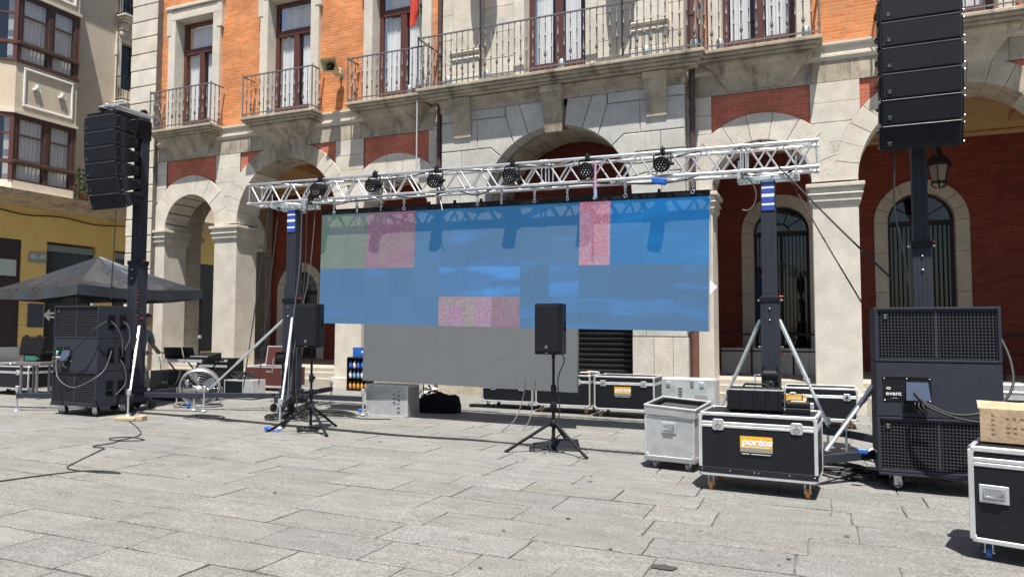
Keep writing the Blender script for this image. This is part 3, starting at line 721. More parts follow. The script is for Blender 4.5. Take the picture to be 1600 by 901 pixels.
# ---- balconies
BAL = MB(); BAL.lathe([(.013,0),(.013,.18),(.023,.19),(.013,.2),(.013,.26),(.028,.27),(.035,.30),(.017,.38),(.013,.40),(.013,.62),(.024,.63),(.024,.65),(.013,.66),(.013,.86),(.022,.87),(.013,.89),(.012,1.0)], n=6)
bal_me = BAL.mesh("baluster", M['iron'])
BAL2 = MB(); BAL2.lathe([(.012,0),(.012,.40),(.021,.41),(.021,.43),(.012,.44),(.012,.66),(.021,.67),(.012,.69),(.012,1.0)], n=6)
bal_me2 = BAL2.mesh("baluster_plain", M['iron'])
def balcony(x0, x1, yw, yf, h, corb=True):
    zt = 7.36; sl = MB()
    sl.box(x0, x1, yf, yw+.02, zt-.075, zt, .012)
    for d, za, zb_ in ((.04,zt-.14,zt-.077),(.10,zt-.20,zt-.142),(.18,zt-.26,zt-.202)): sl.box(x0+d, x1-d, yf+d, yw+.02, za, zb_, .015)
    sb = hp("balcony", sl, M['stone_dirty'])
    if corb:
        c = (x0+x1)/2; wdt = (x1-x0)/2-.18; k = MB(); n = 7
        V = []
        for i in range(n+1):
            t = i/n; d = (yw-yf-.2)*(1-t)**1.6+.02; w = wdt-.42*t**.7; z = zt-.26-.5*t
            V += [(c-w, yw-d, z), (c+w, yw-d, z), (c+w, yw+.03, z), (c-w, yw+.03, z)]
        Fq = [(0,3,2,1), tuple(range(4*n, 4*n+4))]
        for i in range(n):
            for j in range(4): Fq.append((4*i+j, 4*i+(j+1)%4, 4*i+4+(j+1)%4, 4*i+4+j))
        k.add(V, Fq); k.box(c-.62, c+.62, yf+.26, yw, zt-.40, zt-.262, .04)
        wobj("corbel", k, M['stone_dirty'], sb)
    i_ = .05; r = MB(); a, b, yy = x0+i_, x1-i_, yf+i_
    for z, w in ((zt+h, .022), (zt+.09, .014)):
        r.box(a, b, yy-w, yy+w, z-.012, z+.012); r.box(a-w, a+w, yy+w, yw, z-.013, z+.011); r.box(b-w, b+w, yy+w, yw, z-.013, z+.011)
    for x in (a, b): r.tube((x, yy, zt), (x, yy, zt+h+.05), .02, 6)
    wobj("railing", r, M['iron'], sb)
    def put(x, y, k):
        o = link("baluster", bal_me if k % 2 == 0 else bal_me2, sb); o.scale = (1,1,h-.01); q = Vector(HALL.location)+Vector(sb.location); o.location = Vector((x, y, zt))-q
    n = max(2, round((b-a)/.15))
    for i in range(1, n): put(a+(b-a)*i/n, yy, i)
    n = max(2, round((yw-yy)/.15))
    for x in (a, b):
        for i in range(1, n): put(x, yy+(yw-yy)*i/n, i)
    return sb
for c in win_c: balcony(c-1.22, c+1.22, F0, 14.98, 1.14)
balcony(-8.80, -2.02, FC, 14.76, 1.24, corb=False)
# downpipes, lightning rod, horn loudspeaker bracket
for x, zt in ((-8.46, 14), (-2.36, 14)):
    p = MB(); p.tube((x, 15.36, 1.9), (x, 15.36, zt), .06, 10)
    for z in (2.2, 4.2, 6.2, 8.3, 10.4): p.tube((x, 15.36, z), (x, 15.36, z+.06), .072, 10)
    hp("downpipe", p, M['pipe'])
    p = MB(); p.tube((x, 15.36, 0), (x, 15.36, 1.9), .085, 10); p.lathe([(.085,1.62),(.115,1.64),(.115,1.80),(.085,1.82)], (x,15.36,0), 12); p.path([(x+.05*math.cos(t), 15.25, 1.72+.03*math.sin(t)) for t in [k*math.pi/4 for k in range(8)]], .012, 5, closed=True)
    hp("cast_iron_shoe", p, mat("rusty_iron", (.17,.075,.055), .6, .2, var=.2, scale=9))
hp("conduit", MB().tube((-8.80, 14.86, 5.2), (-8.80, 14.86, 7.12), .018, 6), M['alu_flat'])
# ================================================================ CORNER BUILDING WITH BAY WINDOWS (faces +X)
LB = thing("apartment_building", "cream apartment building with wooden bay windows over a yellow ground floor", "building", (-24.5, 17.5, 0))
def lp(name, mb, m, parent=None): return wobj(name, mb, m, parent or LB)
def ybox(mb, x0, x1, y0, y1, z0, z1, b=0.0): return mb.box(x0, x1, y0, y1, z0, z1, b)
XL = -24.5
lw = MB()
# ground floor piers between the shop openings (openings: y ranges)
shops = [(12.2, 15.72, 4.55), (16.56, 18.42, 4.60), (19.18, 20.6, 4.55), (23.0, 24.6, 4.4), (26.2, 27.6, 4.4)]
y = 11.0; zb = .0
for i, (a, b, zt) in enumerate(shops):
    # the pier before each opening, in courses
    z = .62
    k = 0
    while z < 3.0:
        z1 = z+.36; lp("pier_stone", MB().box(XL-.3, XL-.004*(k % 2), y+.002, a-.002, z+.004, z1-.004, .008), M['yellow']); z = z1; k += 1
    lw.box(XL-.3, XL, y, a, z, 5.68); lw.box(XL-.3, XL-.002, a, b, zt, 5.68); y = b
lw.box(XL-.3, XL, y, 40, .62, 5.68); lw.box(XL-.28, XL-.01, 11, 40, -.3, .62)
lp("ground_floor_wall", lw, M['yellow'])
bs = MB(); bs.box(XL-.1, XL+.06, 15.74, 16.54, -.3, .64, .01); bs.box(XL-.1, XL+.06, 18.44, 19.16, -.3, .64, .01); bs.box(XL-.1, XL+.06, 20.62, 23, -.3, .64, .01); lp("base_course", bs, M['slate'])
lp("shop_step", MB().box(XL-.3, XL+.25, 12.2, 15.72, -.3, .50, .01), M['slate'])
# shop fronts
s = lp("shopfront", MB().box(XL-.12, XL-.06, 12.2, 15.72, .98, 4.55), M['marquee'])
lp("shop_sill", MB().box(XL-.14, XL+.05, 12.2, 15.74, .5, .98, .02), M['slate'])
lp("shop_poster", MB().box(XL-.055, XL-.045, 14.2, 15.58, 3.32, 3.86), M['paper'])
w2 = lp("shop_window", MB().box(XL-.22, XL-.18, 16.56, 18.42, .1, 4.28), M['screen_off']); wobj("roller_box", MB().box(XL-.16, XL-.08, 16.58, 18.40, 4.28, 4.50, .01), mat("grey_roller", (.22,.24,.22), .5), w2)
w3 = lp("shop_window", MB().box(XL-.22, XL-.18, 19.18, 20.6, .1, 4.25), M['screen_off']); wobj("roller_box", MB().box(XL-.16, XL-.08, 19.2, 20.58, 4.25, 4.47, .01), MATS["grey_roller"], w3)
for a, b, zt in shops[3:]: lp("shop_window", MB().box(XL-.22, XL-.18, a, b, .1, zt), M['screen_off'])
# arrow-shaped logo on the window
lg = MB()
for dz, dy, wd_ in ((0,0,.10),): pass
def yz_poly(mb, pts, x): mb.add([(x, y, z) for y, z in pts]+[(x-.006, y, z) for y, z in pts], [tuple(range(len(pts)))]+[tuple(range(len(pts), 2*len(pts)))[::-1]]+[(i, (i+1)%len(pts), len(pts)+(i+1)%len(pts), len(pts)+i) for i in range(len(pts))])
yz_poly(lg, [(16.64,2.05),(16.86,2.26),(16.86,2.15),(17.05,2.15),(17.05,2.10),(16.76,2.05),(17.05,2.00),(17.05,1.95),(16.86,1.95),(16.86,1.84)], XL-.17)
wobj("window_logo", lg, M['white_print'], w2)
lp("menu_board", MB().box(XL+.0, XL+.03, 15.98, 16.52, 1.62, 2.42, .01), mat("menu_board", (.06,.07,.09), .4, var=.5, scale=22))
# street plaque
pq = lp("street_plaque", MB().box(XL, XL+.03, 15.97, 16.53, 3.86, 4.14, .01), M['paper'])
SIDE = Matrix.Translation((XL+.032, 0, 0)) @ Matrix.Rotation(math.pi/2, 4, 'Z') @ FRONT
for s_, z_ in (("CALLE", 4.075), ("DE", 3.995), ("RAMOS CARRION", 3.915)):
    mx = Matrix.Translation((XL+.032, 16.25, z_)) @ Matrix.Rotation(math.pi/2, 4, 'Z') @ FRONT
    t = text_mesh("lettering", s_, .075, M['black_print'], pq, mx); t.location = -(Vector(LB.location)+Vector(pq.location))
bx = MB()
for a in ((15.95,15.975),(16.525,16.55)): bx.box(XL, XL+.04, a[0], a[1], 3.83, 4.17)
bx.box(XL, XL+.04, 15.975, 16.525, 4.14, 4.17); bx.box(XL, XL+.04, 15.975, 16.525, 3.83, 3.86); wobj("plaque_border", bx, M['grey_print'], pq)
# cornice above the shops, rounded edge
cn = MB(); prof = [(-24.6,5.66),(-24.35,5.66),(-24.3,5.72),(-24.15,5.76),(-24.02,5.84),(-23.9,5.88),(-23.42,5.92),(-23.40,6.02),(-24.6,6.06)]
n = len(prof); V = [(x, 11, z) for x, z in prof]+[(x, 24.5, z) for x, z in prof]
cn.add(V, [(i, n+i, n+(i+1)%n, (i+1)%n) for i in range(n)]+[tuple(range(n)), tuple(range(n,2*n))[::-1]]); lp("cornice", cn, M['cornice'])
lp("wall_cable", MB().path([(XL+.03, y, 5.50-.10*math.sin((y-12)*1.25)**2) for y in [12+.5*i for i in range(20)]], .022, 5, sub=2), M['cable'])
lp("wall_lamp", MB().lathe([(.02,0),(.07,.03),(.09,.1),(.05,.16)], (XL+.12, 18.85, 3.9), 8).tube((XL, 18.85, 3.95), (XL+.12, 18.85, 3.95), .02), M['iron_dark'])
# upper wall and its rusticated courses, a dark window with balcony near the street corner
uw = MB(); uw.box(XL-.3, XL, 11, 19.15, 6.0, 16); uw.box(XL-.3, XL, 20.3, 40, 6.0, 16); uw.box(XL-.3, XL, 19.15, 20.3, 9.7, 10.8); uw.box(XL-.3, XL, 19.15, 20.3, 12.6, 13.6); uw.box(XL-.3, XL-.001, 19.15, 20.3, 15.0, 16); uw.box(XL-.3, XL-.001, 19.15, 20.3, 6.0, 7.0)
lp("upper_wall", uw, M['cream'])
lp("roof_slab", MB().box(-34, -24.0, 11, 40, 16, 16.3), M['cornice'])
lp("rear_wall", MB().box(-34, -33.8, 11, 40, -.3, 16), M['cream']); lp("gable_wall", MB().box(-34, -24.5, 10.98, 11.2, -.3, 16), M['cream'])
for z0 in (7.0, 10.8, 13.6):
    zt = {7.0: 9.7, 10.8: 12.6, 13.6: 15.0}[z0]
    w_ = MB()
    for a, b in ((19.15,19.27),(20.18,20.3),(19.68,19.77)): w_.box(XL-.22, XL-.14, a, b, z0, zt)
    w_.box(XL-.21, XL-.15, 19.27, 20.18, zt-.5, zt-.38)
    ws = lp("french_window", w_, M['wood_dark']); wobj("pane", MB().box(XL-.19, XL-.185, 19.27, 20.18, z0, zt), M['glass_dark'], ws); wobj("dark_interior", MB().box(XL-.6, XL-.58, 19.1, 20.3, z0, zt), M['room'], ws)
    fr = MB(); fr.box(XL, XL+.05, 18.98, 19.14, z0, zt+.15, .01); fr.box(XL, XL+.05, 20.31, 20.47, z0, zt+.15, .01); fr.box(XL, XL+.052, 19.14, 20.31, zt+.001, zt+.15, .01); lp("window_surround", fr, M['cream_light'])
def side_balcony(y0, y1, z, proj=.55, h=.95, m=M['iron_dark']):
    sl = MB(); sl.box(XL, XL+proj, y0, y1, z-.07, z, .01); sl.box(XL, XL+proj-.06, y0+.06, y1-.06, z-.15, z-.072, .02); sl.box(XL, XL+proj-.14, y0+.12, y1-.12, z-.24, z-.152, .02)
    sb = lp("balcony", sl, M['cream_light'])
    r = MB(); xf_ = XL+proj-.04
    for zz in (z+.06, z+h):
        r.box(xf_-.015, xf_+.015, y0+.04, y1-.04, zz-.015, zz+.015)
        for y in (y0+.055, y1-.055): r.box(XL, xf_-.015, y-.014, y+.014, zz-.014, zz+.014)
    wobj("railing", r, m, sb)
    n = 8
    for i in range(n+1):
        y = y0+.05+(y1-y0-.1)*i/n; wobj("baluster", MB().tube((xf_, y, z), (xf_, y, z+h), .012, 5), m, sb)
    for y in (y0+.055, y1-.055):
        for i in range(1, 4): wobj("baluster", MB().tube((XL+proj*i/4.3, y, z), (XL+proj*i/4.3, y, z+h), .012, 5), m, sb)
    return sb
side_balcony(18.85, 20.55, 10.2, h=.95); side_balcony(18.85, 20.55, 13.55, h=.95); side_balcony(18.85, 20.55, 6.9, h=.95)
cor = MB(); cor.box(XL, XL+.3, 19.0, 19.25, 13.0, 13.3, .05); cor.box(XL, XL+.22, 19.02, 19.23, 12.8, 13.0, .05); lp("corbel", cor, M['stone'])
lp("drain_pipe", MB().tube((XL+.06, 18.9, 6.05), (XL+.06, 18.9, 12.9), .035, 8).tube((XL+.06,18.9,12.0),(XL+.06,18.9,12.4),.06,8), M['cream_light'])
# low railing of the terrace on the cornice
tr = MB()
for zz in (6.12, 6.95): tr.box(-23.6, -23.57, 16.98, 19.9, zz-.015, zz+.015)
rr = lp("terrace_railing", tr, M['iron_dark'])
for i in range(18): wobj("baluster", MB().tube((-23.585, 17.0+.17*i, 6.03), (-23.585, 17.0+.17*i, 6.95), .014, 5), M['iron_dark'], rr)
# the bay: front plane x = -23.7 from y 14.78 to 16.85, canted sides back to the wall
BX = -23.7
def bay_band(name, z0, z1, out, m, parent=None, b=0.0, inset=0.0):
    yl, yr = 14.78-out*.6, 16.87+out*.6; x = BX+out
    poly = [(XL-.05, yl-.75), (x-.0, yl), (x, yr), (XL-.05, yr+.35)]
    n = 4; V = [(p[0], p[1], z0) for p in poly]+[(p[0], p[1], z1) for p in poly]
    mb = MB(); mb.add(V, [tuple(range(n))[::-1], tuple(range(n, 2*n))]+[(i, (i+1)%n, n+(i+1)%n, n+i) for i in range(n)])
    return lp(name, mb, m, parent)
bay_band("bay_base", 6.03, 6.34, .0, M['cream_light'])
bay_band("bay_spandrel", 8.62, 10.22, .0, M['cream']); bay_band("bay_spandrel", 12.60, 14.0, .0, M['cream'])
for z in (8.52, 12.50): bay_band("bay_moulding", z, z+.10, .07, M['cream_light'])
bay_band("bay_moulding", 10.20, 10.27, .05, M['wood_dark']); bay_band("bay_roof", 14.0, 14.1, .1, M['cornice'])
for (za, zb_) in ((8.80, 10.08), (12.8, 13.9)):
    pf = MB(); y0_, y1_ = 15.02, 16.72; w = .07
    pf.box(BX, BX+.05, y0_, y1_, zb_-w, zb_, .015); pf.box(BX, BX+.05, y0_, y1_, za, za+w, .015); pf.box(BX, BX+.048, y0_, y0_+w, za+w, zb_-w, .015); pf.box(BX, BX+.048, y1_-w, y1_, za+w, zb_-w, .015)
    lp("panel_moulding", pf, M['white'])
    for y in (15.45, 16.32):
        o = MB(); 
        for k in range(7): t = k/6*2-1; o.box(BX, BX+.07, y-.12+.24*k/7, y-.09+.24*k/7, (za+zb_)/2+.02-abs(t)*.05, (za+zb_)/2+.10-abs(t)*.06, .01)
        o.box(BX, BX+.09, y-.05, y+.05, (za+zb_)/2+.04, (za+zb_)/2+.17, .02); lp("plaster_ornament", o, M['white'])
def bay_windows(z0, zr, z1):
    """z0 bottom, zr rail, z1 top; two casements on the front and one on each canted side"""
    fr = MB(); px_ = .06
    ys = [14.80, 15.86, 16.85]
    for y, w in ((14.80,.12),(15.80,.16),(16.73,.12)): fr.box(BX-.10, BX, y, y+w, z0, z1, .012)
    fr.box(BX-.098, BX-.004, 14.92, 16.73, z1-.14, z1); fr.box(BX-.12, BX+.06, 14.78, 16.87, zr-.06, zr+.06, .02); fr.box(BX-.098, BX-.004, 14.92, 16.73, z0, z0+.06)
    w = lp("bay_window", fr, M['wood_dark'])
    for a, b in ((14.92,15.80),(15.96,16.73)):
        zm = (zr+z1)/2+.12
        sash = MB(); sash.box(BX-.07, BX-.02, a, a+.06, zr+.06, z1-.14); sash.box(BX-.07, BX-.02, b-.06, b, zr+.06, z1-.14); sash.box(BX-.065, BX-.025, a+.06, b-.06, zm-.03, zm+.03); sash.box(BX-.065, BX-.025, a+.06, b-.06, zr+.06, zr+.11); wobj("sash", sash, M['wood_dark'], w)
        wobj("pane", MB().add([(BX-.05,a+.06,zr+.11),(BX-.05,b-.06,zr+.11),(BX-.05,b-.06,z1-.14),(BX-.05,a+.06,z1-.14)], [(0,1,2,3)]), M['glass'], w); wobj("pane", MB().add([(BX-.05,a,z0+.06),(BX-.05,b,z0+.06),(BX-.05,b,zr-.06),(BX-.05,a,zr-.06)], [(0,1,2,3)]), M['glass'], w)
        k = MB(); n = 24; V = []
        for i in range(n+1):
            y = a+.02+(b-a-.04)*i/n; xx = BX-.17+.02*math.sin(i*1.7)+.012*math.sin(i*2.9+1); V += [(xx, y, z0), (xx, y, z1)]
        k.add(V, [(2*i, 2*i+2, 2*i+3, 2*i+1) for i in range(n)], 0, True); wobj("curtain", k, M['curtain'], w)
    for (p, q) in (((BX, 14.80), (XL, 14.05)), ((XL, 17.22), (BX, 16.85))):
        p, q = Vector((*p, 0)), Vector((*q, 0)); d = (q-p); L_ = d.length; ang = math.atan2(d.y, d.x)
        mx = Matrix.Translation(p) @ Matrix.Rotation(ang, 4, 'Z'); c = MB()
        for a, b in ((0,.12),(L_-.12,L_)): c.box(a, b, -.04, .04, z0, z1, mx=mx)
        c.box(.12, L_-.12, -.04, .04, z1-.14, z1, mx=mx); c.box(.0, L_, -.06, .06, zr-.06, zr+.06, mx=mx); c.box(.12, L_-.12, -.03, .03, (zr+z1)/2+.09, (zr+z1)/2+.15, mx=mx)
        cf = lp("bay_window_side", c, M['wood']); wobj("pane", MB().box(.12, L_-.12, -.005, .005, z0, z1-.14, mx=mx), M['glass'], cf); wobj("curtain", MB().box(.1, .34, -.23, -.22, z0, z1, mx=mx).box(L_-.3, L_-.1, -.23, -.22, z0, z1, mx=mx), M['curtain'], cf)
    wobj("dark_interior", MB().box(XL-.02, XL+.0, 14.1, 17.1, z0, z1), M['room'], w)
bay_windows(6.34, 6.94, 8.52); bay_windows(10.27, 10.84, 12.50)
# potted plant on the terrace
pp = thing("balcony_plant", "bushy green plant in a pot behind the terrace railing of the cream building", "plant", (-23.95, 17.45, 6.05))
obj("pot", MB().lathe([(.12,0),(.17,.28),(.19,.30),(.15,.30)], n=10), M['soil'], pp)
lfm = MB(); rl = random.Random(3)
for i in range(260):
    t = rl.uniform(0, 6.28); r_ = rl.random()**.5*.48; z = .25+rl.random()*.95; r_ *= math.sin(min(1, (z-.1)/1.2)*math.pi)*.9+.25
    c = Vector((r_*math.cos(t), r_*math.sin(t)*1.2, z)); u = Vector((rl.uniform(-1,1), rl.uniform(-1,1), rl.uniform(-.2,.8))).normalized(); v = u.orthogonal().normalized(); l = rl.uniform(.07,.13)
    lfm.add([c, c+u*l*.5+v*l*.28, c+u*l, c+u*l*.5-v*l*.28], [(0,1,2,3)])
fo = obj("foliage", lfm, M['leaf'], pp); fo['kind'] = 'stuff'
st = MB()
for i in range(5): st.tube((0,0,.25), (rl.uniform(-.25,.25), rl.uniform(-.3,.3), .9), .012, 5)
obj("stem", st, mat("stem", (.08,.07,.03), .8), pp)

# ---- things fixed to the hall
hs = thing("horn_loudspeaker", "small beige horn loudspeaker bolted to the orange brick between two balconies", "loudspeaker", (-11.42, 14.98, 8.33), rad(10)); hs.scale = (1.25,1.25,1.25)
hb = MB()
prof = [(.17,-.18,.13),(.15,-.10,.11),(.09,.06,.07),(.06,.20,.06)]
V = []
for (w, y, h) in prof: V += [(-w,y,-h),(w,y,-h),(w,y,h),(-w,y,h)]
hb.add(V, [(4*i+j, 4*i+(j+1)%4, 4*i+4+(j+1)%4, 4*i+4+j) for i in range(3) for j in range(4)]); hb.box(-.09,.09,.2,.36,-.08,.08,.03)
obj("horn", hb, mat("beige_enamel", (.55,.48,.32), .5), hs); obj("driver", MB().lathe([(.05,-.13),(.075,-.06),(.03,.05)], n=12, axis='y'), M['black'], hs)
obj("bracket", MB().box(-.02,.02,.2,.48,-.02,.02).box(-.06,.06,.46,.5,-.08,.08), M['iron'], hs)
fl_ = thing("flag", "red flag hanging limp from its pole above the balustrade of the long balcony", "flag", (-8.75, 14.72, 8.4))
obj("pole", MB().tube((.1,.05,.12), (-.05,-.25,3.6), .025, 8).lathe([(.0,3.6),(.05,3.63),(.0,3.7)], (-.05,-.25,0), 8), M['iron'], fl_)
fm = MB(); nu, nv = 14, 18; V = []
for j in range(nv+1):
    t = j/nv; z = .35+t*2.4
    for i in range(nu+1):
        u = i/nu; spread = .10+.24*(t**.8)+(.06 if t < .3 else 0)
        x = -.02+(u-.5)*spread*1.2+.05*math.sin(t*5); y = -.13-.05*t+.055*math.sin(u*11+t*2.2)+.03*math.sin(u*23)
        zz = z+(.32*(abs(u-.30)) if t < .25 else 0)*(1-t*4 if t < .25 else 0)
        V.append((x, y, zz))
fm.add(V, [(j*(nu+1)+i, j*(nu+1)+i+1, (j+1)*(nu+1)+i+1, (j+1)*(nu+1)+i) for j in range(nv) for i in range(nu)], 0, True); obj("cloth", fm, M['red'], fl_)
for fx, zc0, lab in ((-7.07, 1.84, "dark flag pole rising from the long balcony beside the red flag"), (-3.72, 1.50, "dark flag pole rising from the long balcony beside the downpipe end")):
    fp_ = thing("flag", lab, "flag", (fx, 14.74, 7.45)); obj("pole", MB().tube((0,.06,0),(.0,-.06,4.6),.022,8).lathe([(.0,4.6),(.05,4.63),(.0,4.7)], (0,-.06,0), 8), M['iron_dark'], fp_)
    cm_ = MB(); V = []
    for j in range(nv+1):
        t = j/nv
        for i in range(nu+1):
            u = i/nu; sp2 = .24+.62*math.sin(min(1, t*1.6)*math.pi/2)*(1-.35*t); V.append(((u-.35)*sp2, -.08+.05*math.sin(u*11+t*2), zc0+t*2.2+.30*u*(1-t)))
    cm_.add(V, [(j*(nu+1)+i, j*(nu+1)+i+1, (j+1)*(nu+1)+i+1, (j+1)*(nu+1)+i) for j in range(nv) for i in range(nu)], 0, True); obj("cloth", cm_, M['red'], fp_)
lt = thing("hanging_lantern", "black wrought iron lantern with milky panes hanging inside the arcade above the arched window", "lantern", (2.55, 18.3, 4.74))
lg_ = MB(); k = 6
def ring(r, z): return [(r*math.cos(2*math.pi*i/k+.3), r*math.sin(2*math.pi*i/k+.3), z) for i in range(k)]
for i in range(k):
    pn = MB(); a, b = ring(.15,.16), ring(.215,.52); pn.add([a[i], a[(i+1)%k], b[(i+1)%k], b[i]], [(0,1,2,3)]); obj("pane", pn, M['lamp_glass'], lt)
    lg_.tube(a[i], b[i], .012, 5); lg_.tube(a[i], a[(i+1)%k], .012, 5); lg_.path([(a[i][0]*1.0,a[i][1],.16),(a[i][0]*1.05,a[i][1]*1.05,.08),(a[i][0]*.35,a[i][1]*.35,.02)], .012, 5)
lg_.lathe([(.27,.51),(.28,.55),(.22,.62),(.20,.68),(.10,.78),(.06,.80),(.09,.84),(.05,.90),(.03,2.2)], n=12); obj("frame", lg_, M['iron_dark'], lt)
fdl = []
for x, y in ((-8.0,14.86),(-7.0,14.86),(-5.15,14.86),(-3.25,14.86),(-2.25,14.86),(-1.75,15.06),(-.1,15.06),(1.9,15.06),(-13.6,15.06),(-9.2,15.06)):
    where = {-8.0:"at the flag end of the long balcony", -7.0:"in front of the corps pilaster", -5.15:"beside the tall centre window", -3.25:"under the second stone pedestal", -2.25:"at the corner by the downpipe", -1.75:"beside the window above the narrow arch", -.1:"over the sunlit pillar", 1.9:"behind the large speaker column", -13.6:"above the wide arch by the truss end", -9.2:"under the red flag"}[x]
    fl_lab = "small grey floodlight on a balcony slab "+where.replace("corps ", "first stone ")
    if not fdl:
        f_ = thing("balcony_floodlight", fl_lab, "floodlight", (x, y+.10, 7.37), 0, "small floodlights along the balconies")
        obj("housing", MB().lathe([(.055,.02),(.075,.05),(.075,.20),(.06,.24)], n=10), M['galv'], f_); obj("base", MB().box(-.06,.06,-.05,.05,0,.02), M['iron'], f_); fdl.append(f_)
    else: fdl.append(copy_tree(fdl[0], (x, y+.10, 7.37), label=fl_lab))
# metal handrails inside the arcade
def handrail(label, x0, x1, y, z):
    h = thing("handrail", label, "handrail", (x0, y, z)); L_ = x1-x0
    obj("top_rail", MB().tube((0,0,.95), (L_,0,.95), .025, 8), M['iron_dark'], h); obj("middle_rail", MB().tube((0,0,.55), (L_,0,.55), .018, 8), M['iron_dark'], h)
    n = 4
    for i in range(n): obj("post", MB().tube((L_*i/(n-1),0,0), (L_*i/(n-1),0,.95), .022, 8), M['iron_dark'], h)
handrail("dark metal handrail inside the narrow arch behind the lifting tower", -2.4, .4, 18.2, .55)
handrail("dark metal handrail inside the wide arch behind the mast with the large speaker column", .9, 5.0, 18.2, .55)
rw = thing("ramp_wall", "low pale stone ramp wall inside the arcade beside the handrail", "wall", (-2.2, 18.4, .55)); 
for i in range(3): obj("stone", MB().box(i*1.0+.004, i*1.0+.996, 0, .2, 0, .62, .01), M['slate'], rw)
bench = thing("wooden_bench", "orange wooden bench on the street behind the end pillar of the arcade", "bench", (-20.6, 17.6, 0)); 
for i in range(4): obj("slat", MB().box(-.05,.0,-.7,.7,.5+i*.16,.62+i*.16,.01), M['orange_finish'], bench)
for y in (-.6,.6): obj("leg", MB().box(-.04,.3,y-.03,y+.03,0,.48), M['iron_dark'], bench)
obj("seat", MB().box(.0,.42,-.7,.7,.48,.52,.01), M['orange_finish'], bench)
# ================================================================ VIDEO WALL
def led_mat(name, alb, em, strength, streak=None, dots=None, tint2=None):
    m = bpy.data.materials.new(name); m.use_nodes = True; nt = m.node_tree; N, L = nt.nodes, nt.links; b = N["Principled BSDF"]
    b.inputs["Base Color"].default_value = (*alb, 1); b.inputs["Roughness"].default_value = .75; b.inputs["Specular IOR Level"].default_value = .25
    geo = N.new("ShaderNodeNewGeometry"); out = N.new("ShaderNodeRGB"); out.outputs[0].default_value = (*em, 1); o = out.outputs[0]
    if streak:
        mp = N.new("ShaderNodeMapping"); mp.inputs["Scale"].default_value = (.55, 1, 2.6); mp.inputs["Rotation"].default_value = (0, .22, 0); L.new(geo.outputs["Position"], mp.inputs[0])
        n = N.new("ShaderNodeTexNoise"); n.inputs["Scale"].default_value = 1.3; n.inputs["Detail"].default_value = 6; n.inputs["Distortion"].default_value = .6; L.new(mp.outputs[0], n.inputs["Vector"])
        mr = N.new("ShaderNodeMapRange"); mr.inputs[1].default_value = streak[1]; mr.inputs[2].default_value = streak[1]+.30; L.new(n.outputs[0], mr.inputs[0])
        mx = N.new("ShaderNodeMixRGB"); L.new(mr.outputs[0], mx.inputs[0]); L.new(o, mx.inputs[1]); mx.inputs[2].default_value = (*streak[0], 1); o = mx.outputs[0]
    if dots:
        mp = N.new("ShaderNodeMapping"); mp.inputs["Scale"].default_value = (64, 1, 64); L.new(geo.outputs["Position"], mp.inputs[0])
        w = N.new("ShaderNodeTexWhiteNoise"); w.noise_dimensions = '3D'; sn = N.new("ShaderNodeVectorMath"); sn.operation = 'FLOOR'; L.new(mp.outputs[0], sn.inputs[0]); L.new(sn.outputs[0], w.inputs["Vector"])
        mp2 = N.new("ShaderNodeMapping"); mp2.inputs["Scale"].default_value = (4, 1, 4); L.new(geo.outputs["Position"], mp2.inputs[0]); s2 = N.new("ShaderNodeVectorMath"); s2.operation = 'FLOOR'; L.new(mp2.outputs[0], s2.inputs[0])
        w2 = N.new("ShaderNodeTexWhiteNoise"); L.new(s2.outputs[0], w2.inputs["Vector"])
        mx0 = N.new("ShaderNodeMixRGB"); mx0.inputs[1].default_value = (*em, 1); mx0.inputs[2].default_value = (*tint2, 1); L.new(w2.outputs["Value"], mx0.inputs[0])
        mx = N.new("ShaderNodeMixRGB"); mr = N.new("ShaderNodeMapRange"); mr.inputs[1].default_value = .45; mr.inputs[2].default_value = 1.0; mr.inputs[4].default_value = dots[1]; L.new(w.outputs["Value"], mr.inputs[0]); L.new(mr.outputs[0], mx.inputs[0])
        L.new(mx0.outputs[0], mx.inputs[1]); mx.inputs[2].default_value = (*dots[0], 1); o = mx.outputs[0]
    L.new(o, b.inputs["Emission Color"])
    oi = N.new("ShaderNodeObjectInfo"); vr = N.new("ShaderNodeMapRange"); vr.inputs[3].default_value = strength*.95; vr.inputs[4].default_value = strength*1.05; L.new(oi.outputs["Random"], vr.inputs[0]); L.new(vr.outputs[0], b.inputs["Emission Strength"])
    ap = N.new("ShaderNodeMapRange"); ap.inputs[3].default_value = .96; ap.inputs[4].default_value = 1.04; L.new(oi.outputs["Random"], ap.inputs[0])
    am = N.new("ShaderNodeMixRGB"); am.blend_type = 'MULTIPLY'; am.inputs[0].default_value = 1; am.inputs[1].default_value = (*alb, 1); L.new(ap.outputs[0], am.inputs[2]); L.new(am.outputs[0], b.inputs["Base Color"])
    return m
ALB = (.074, .086, .090)
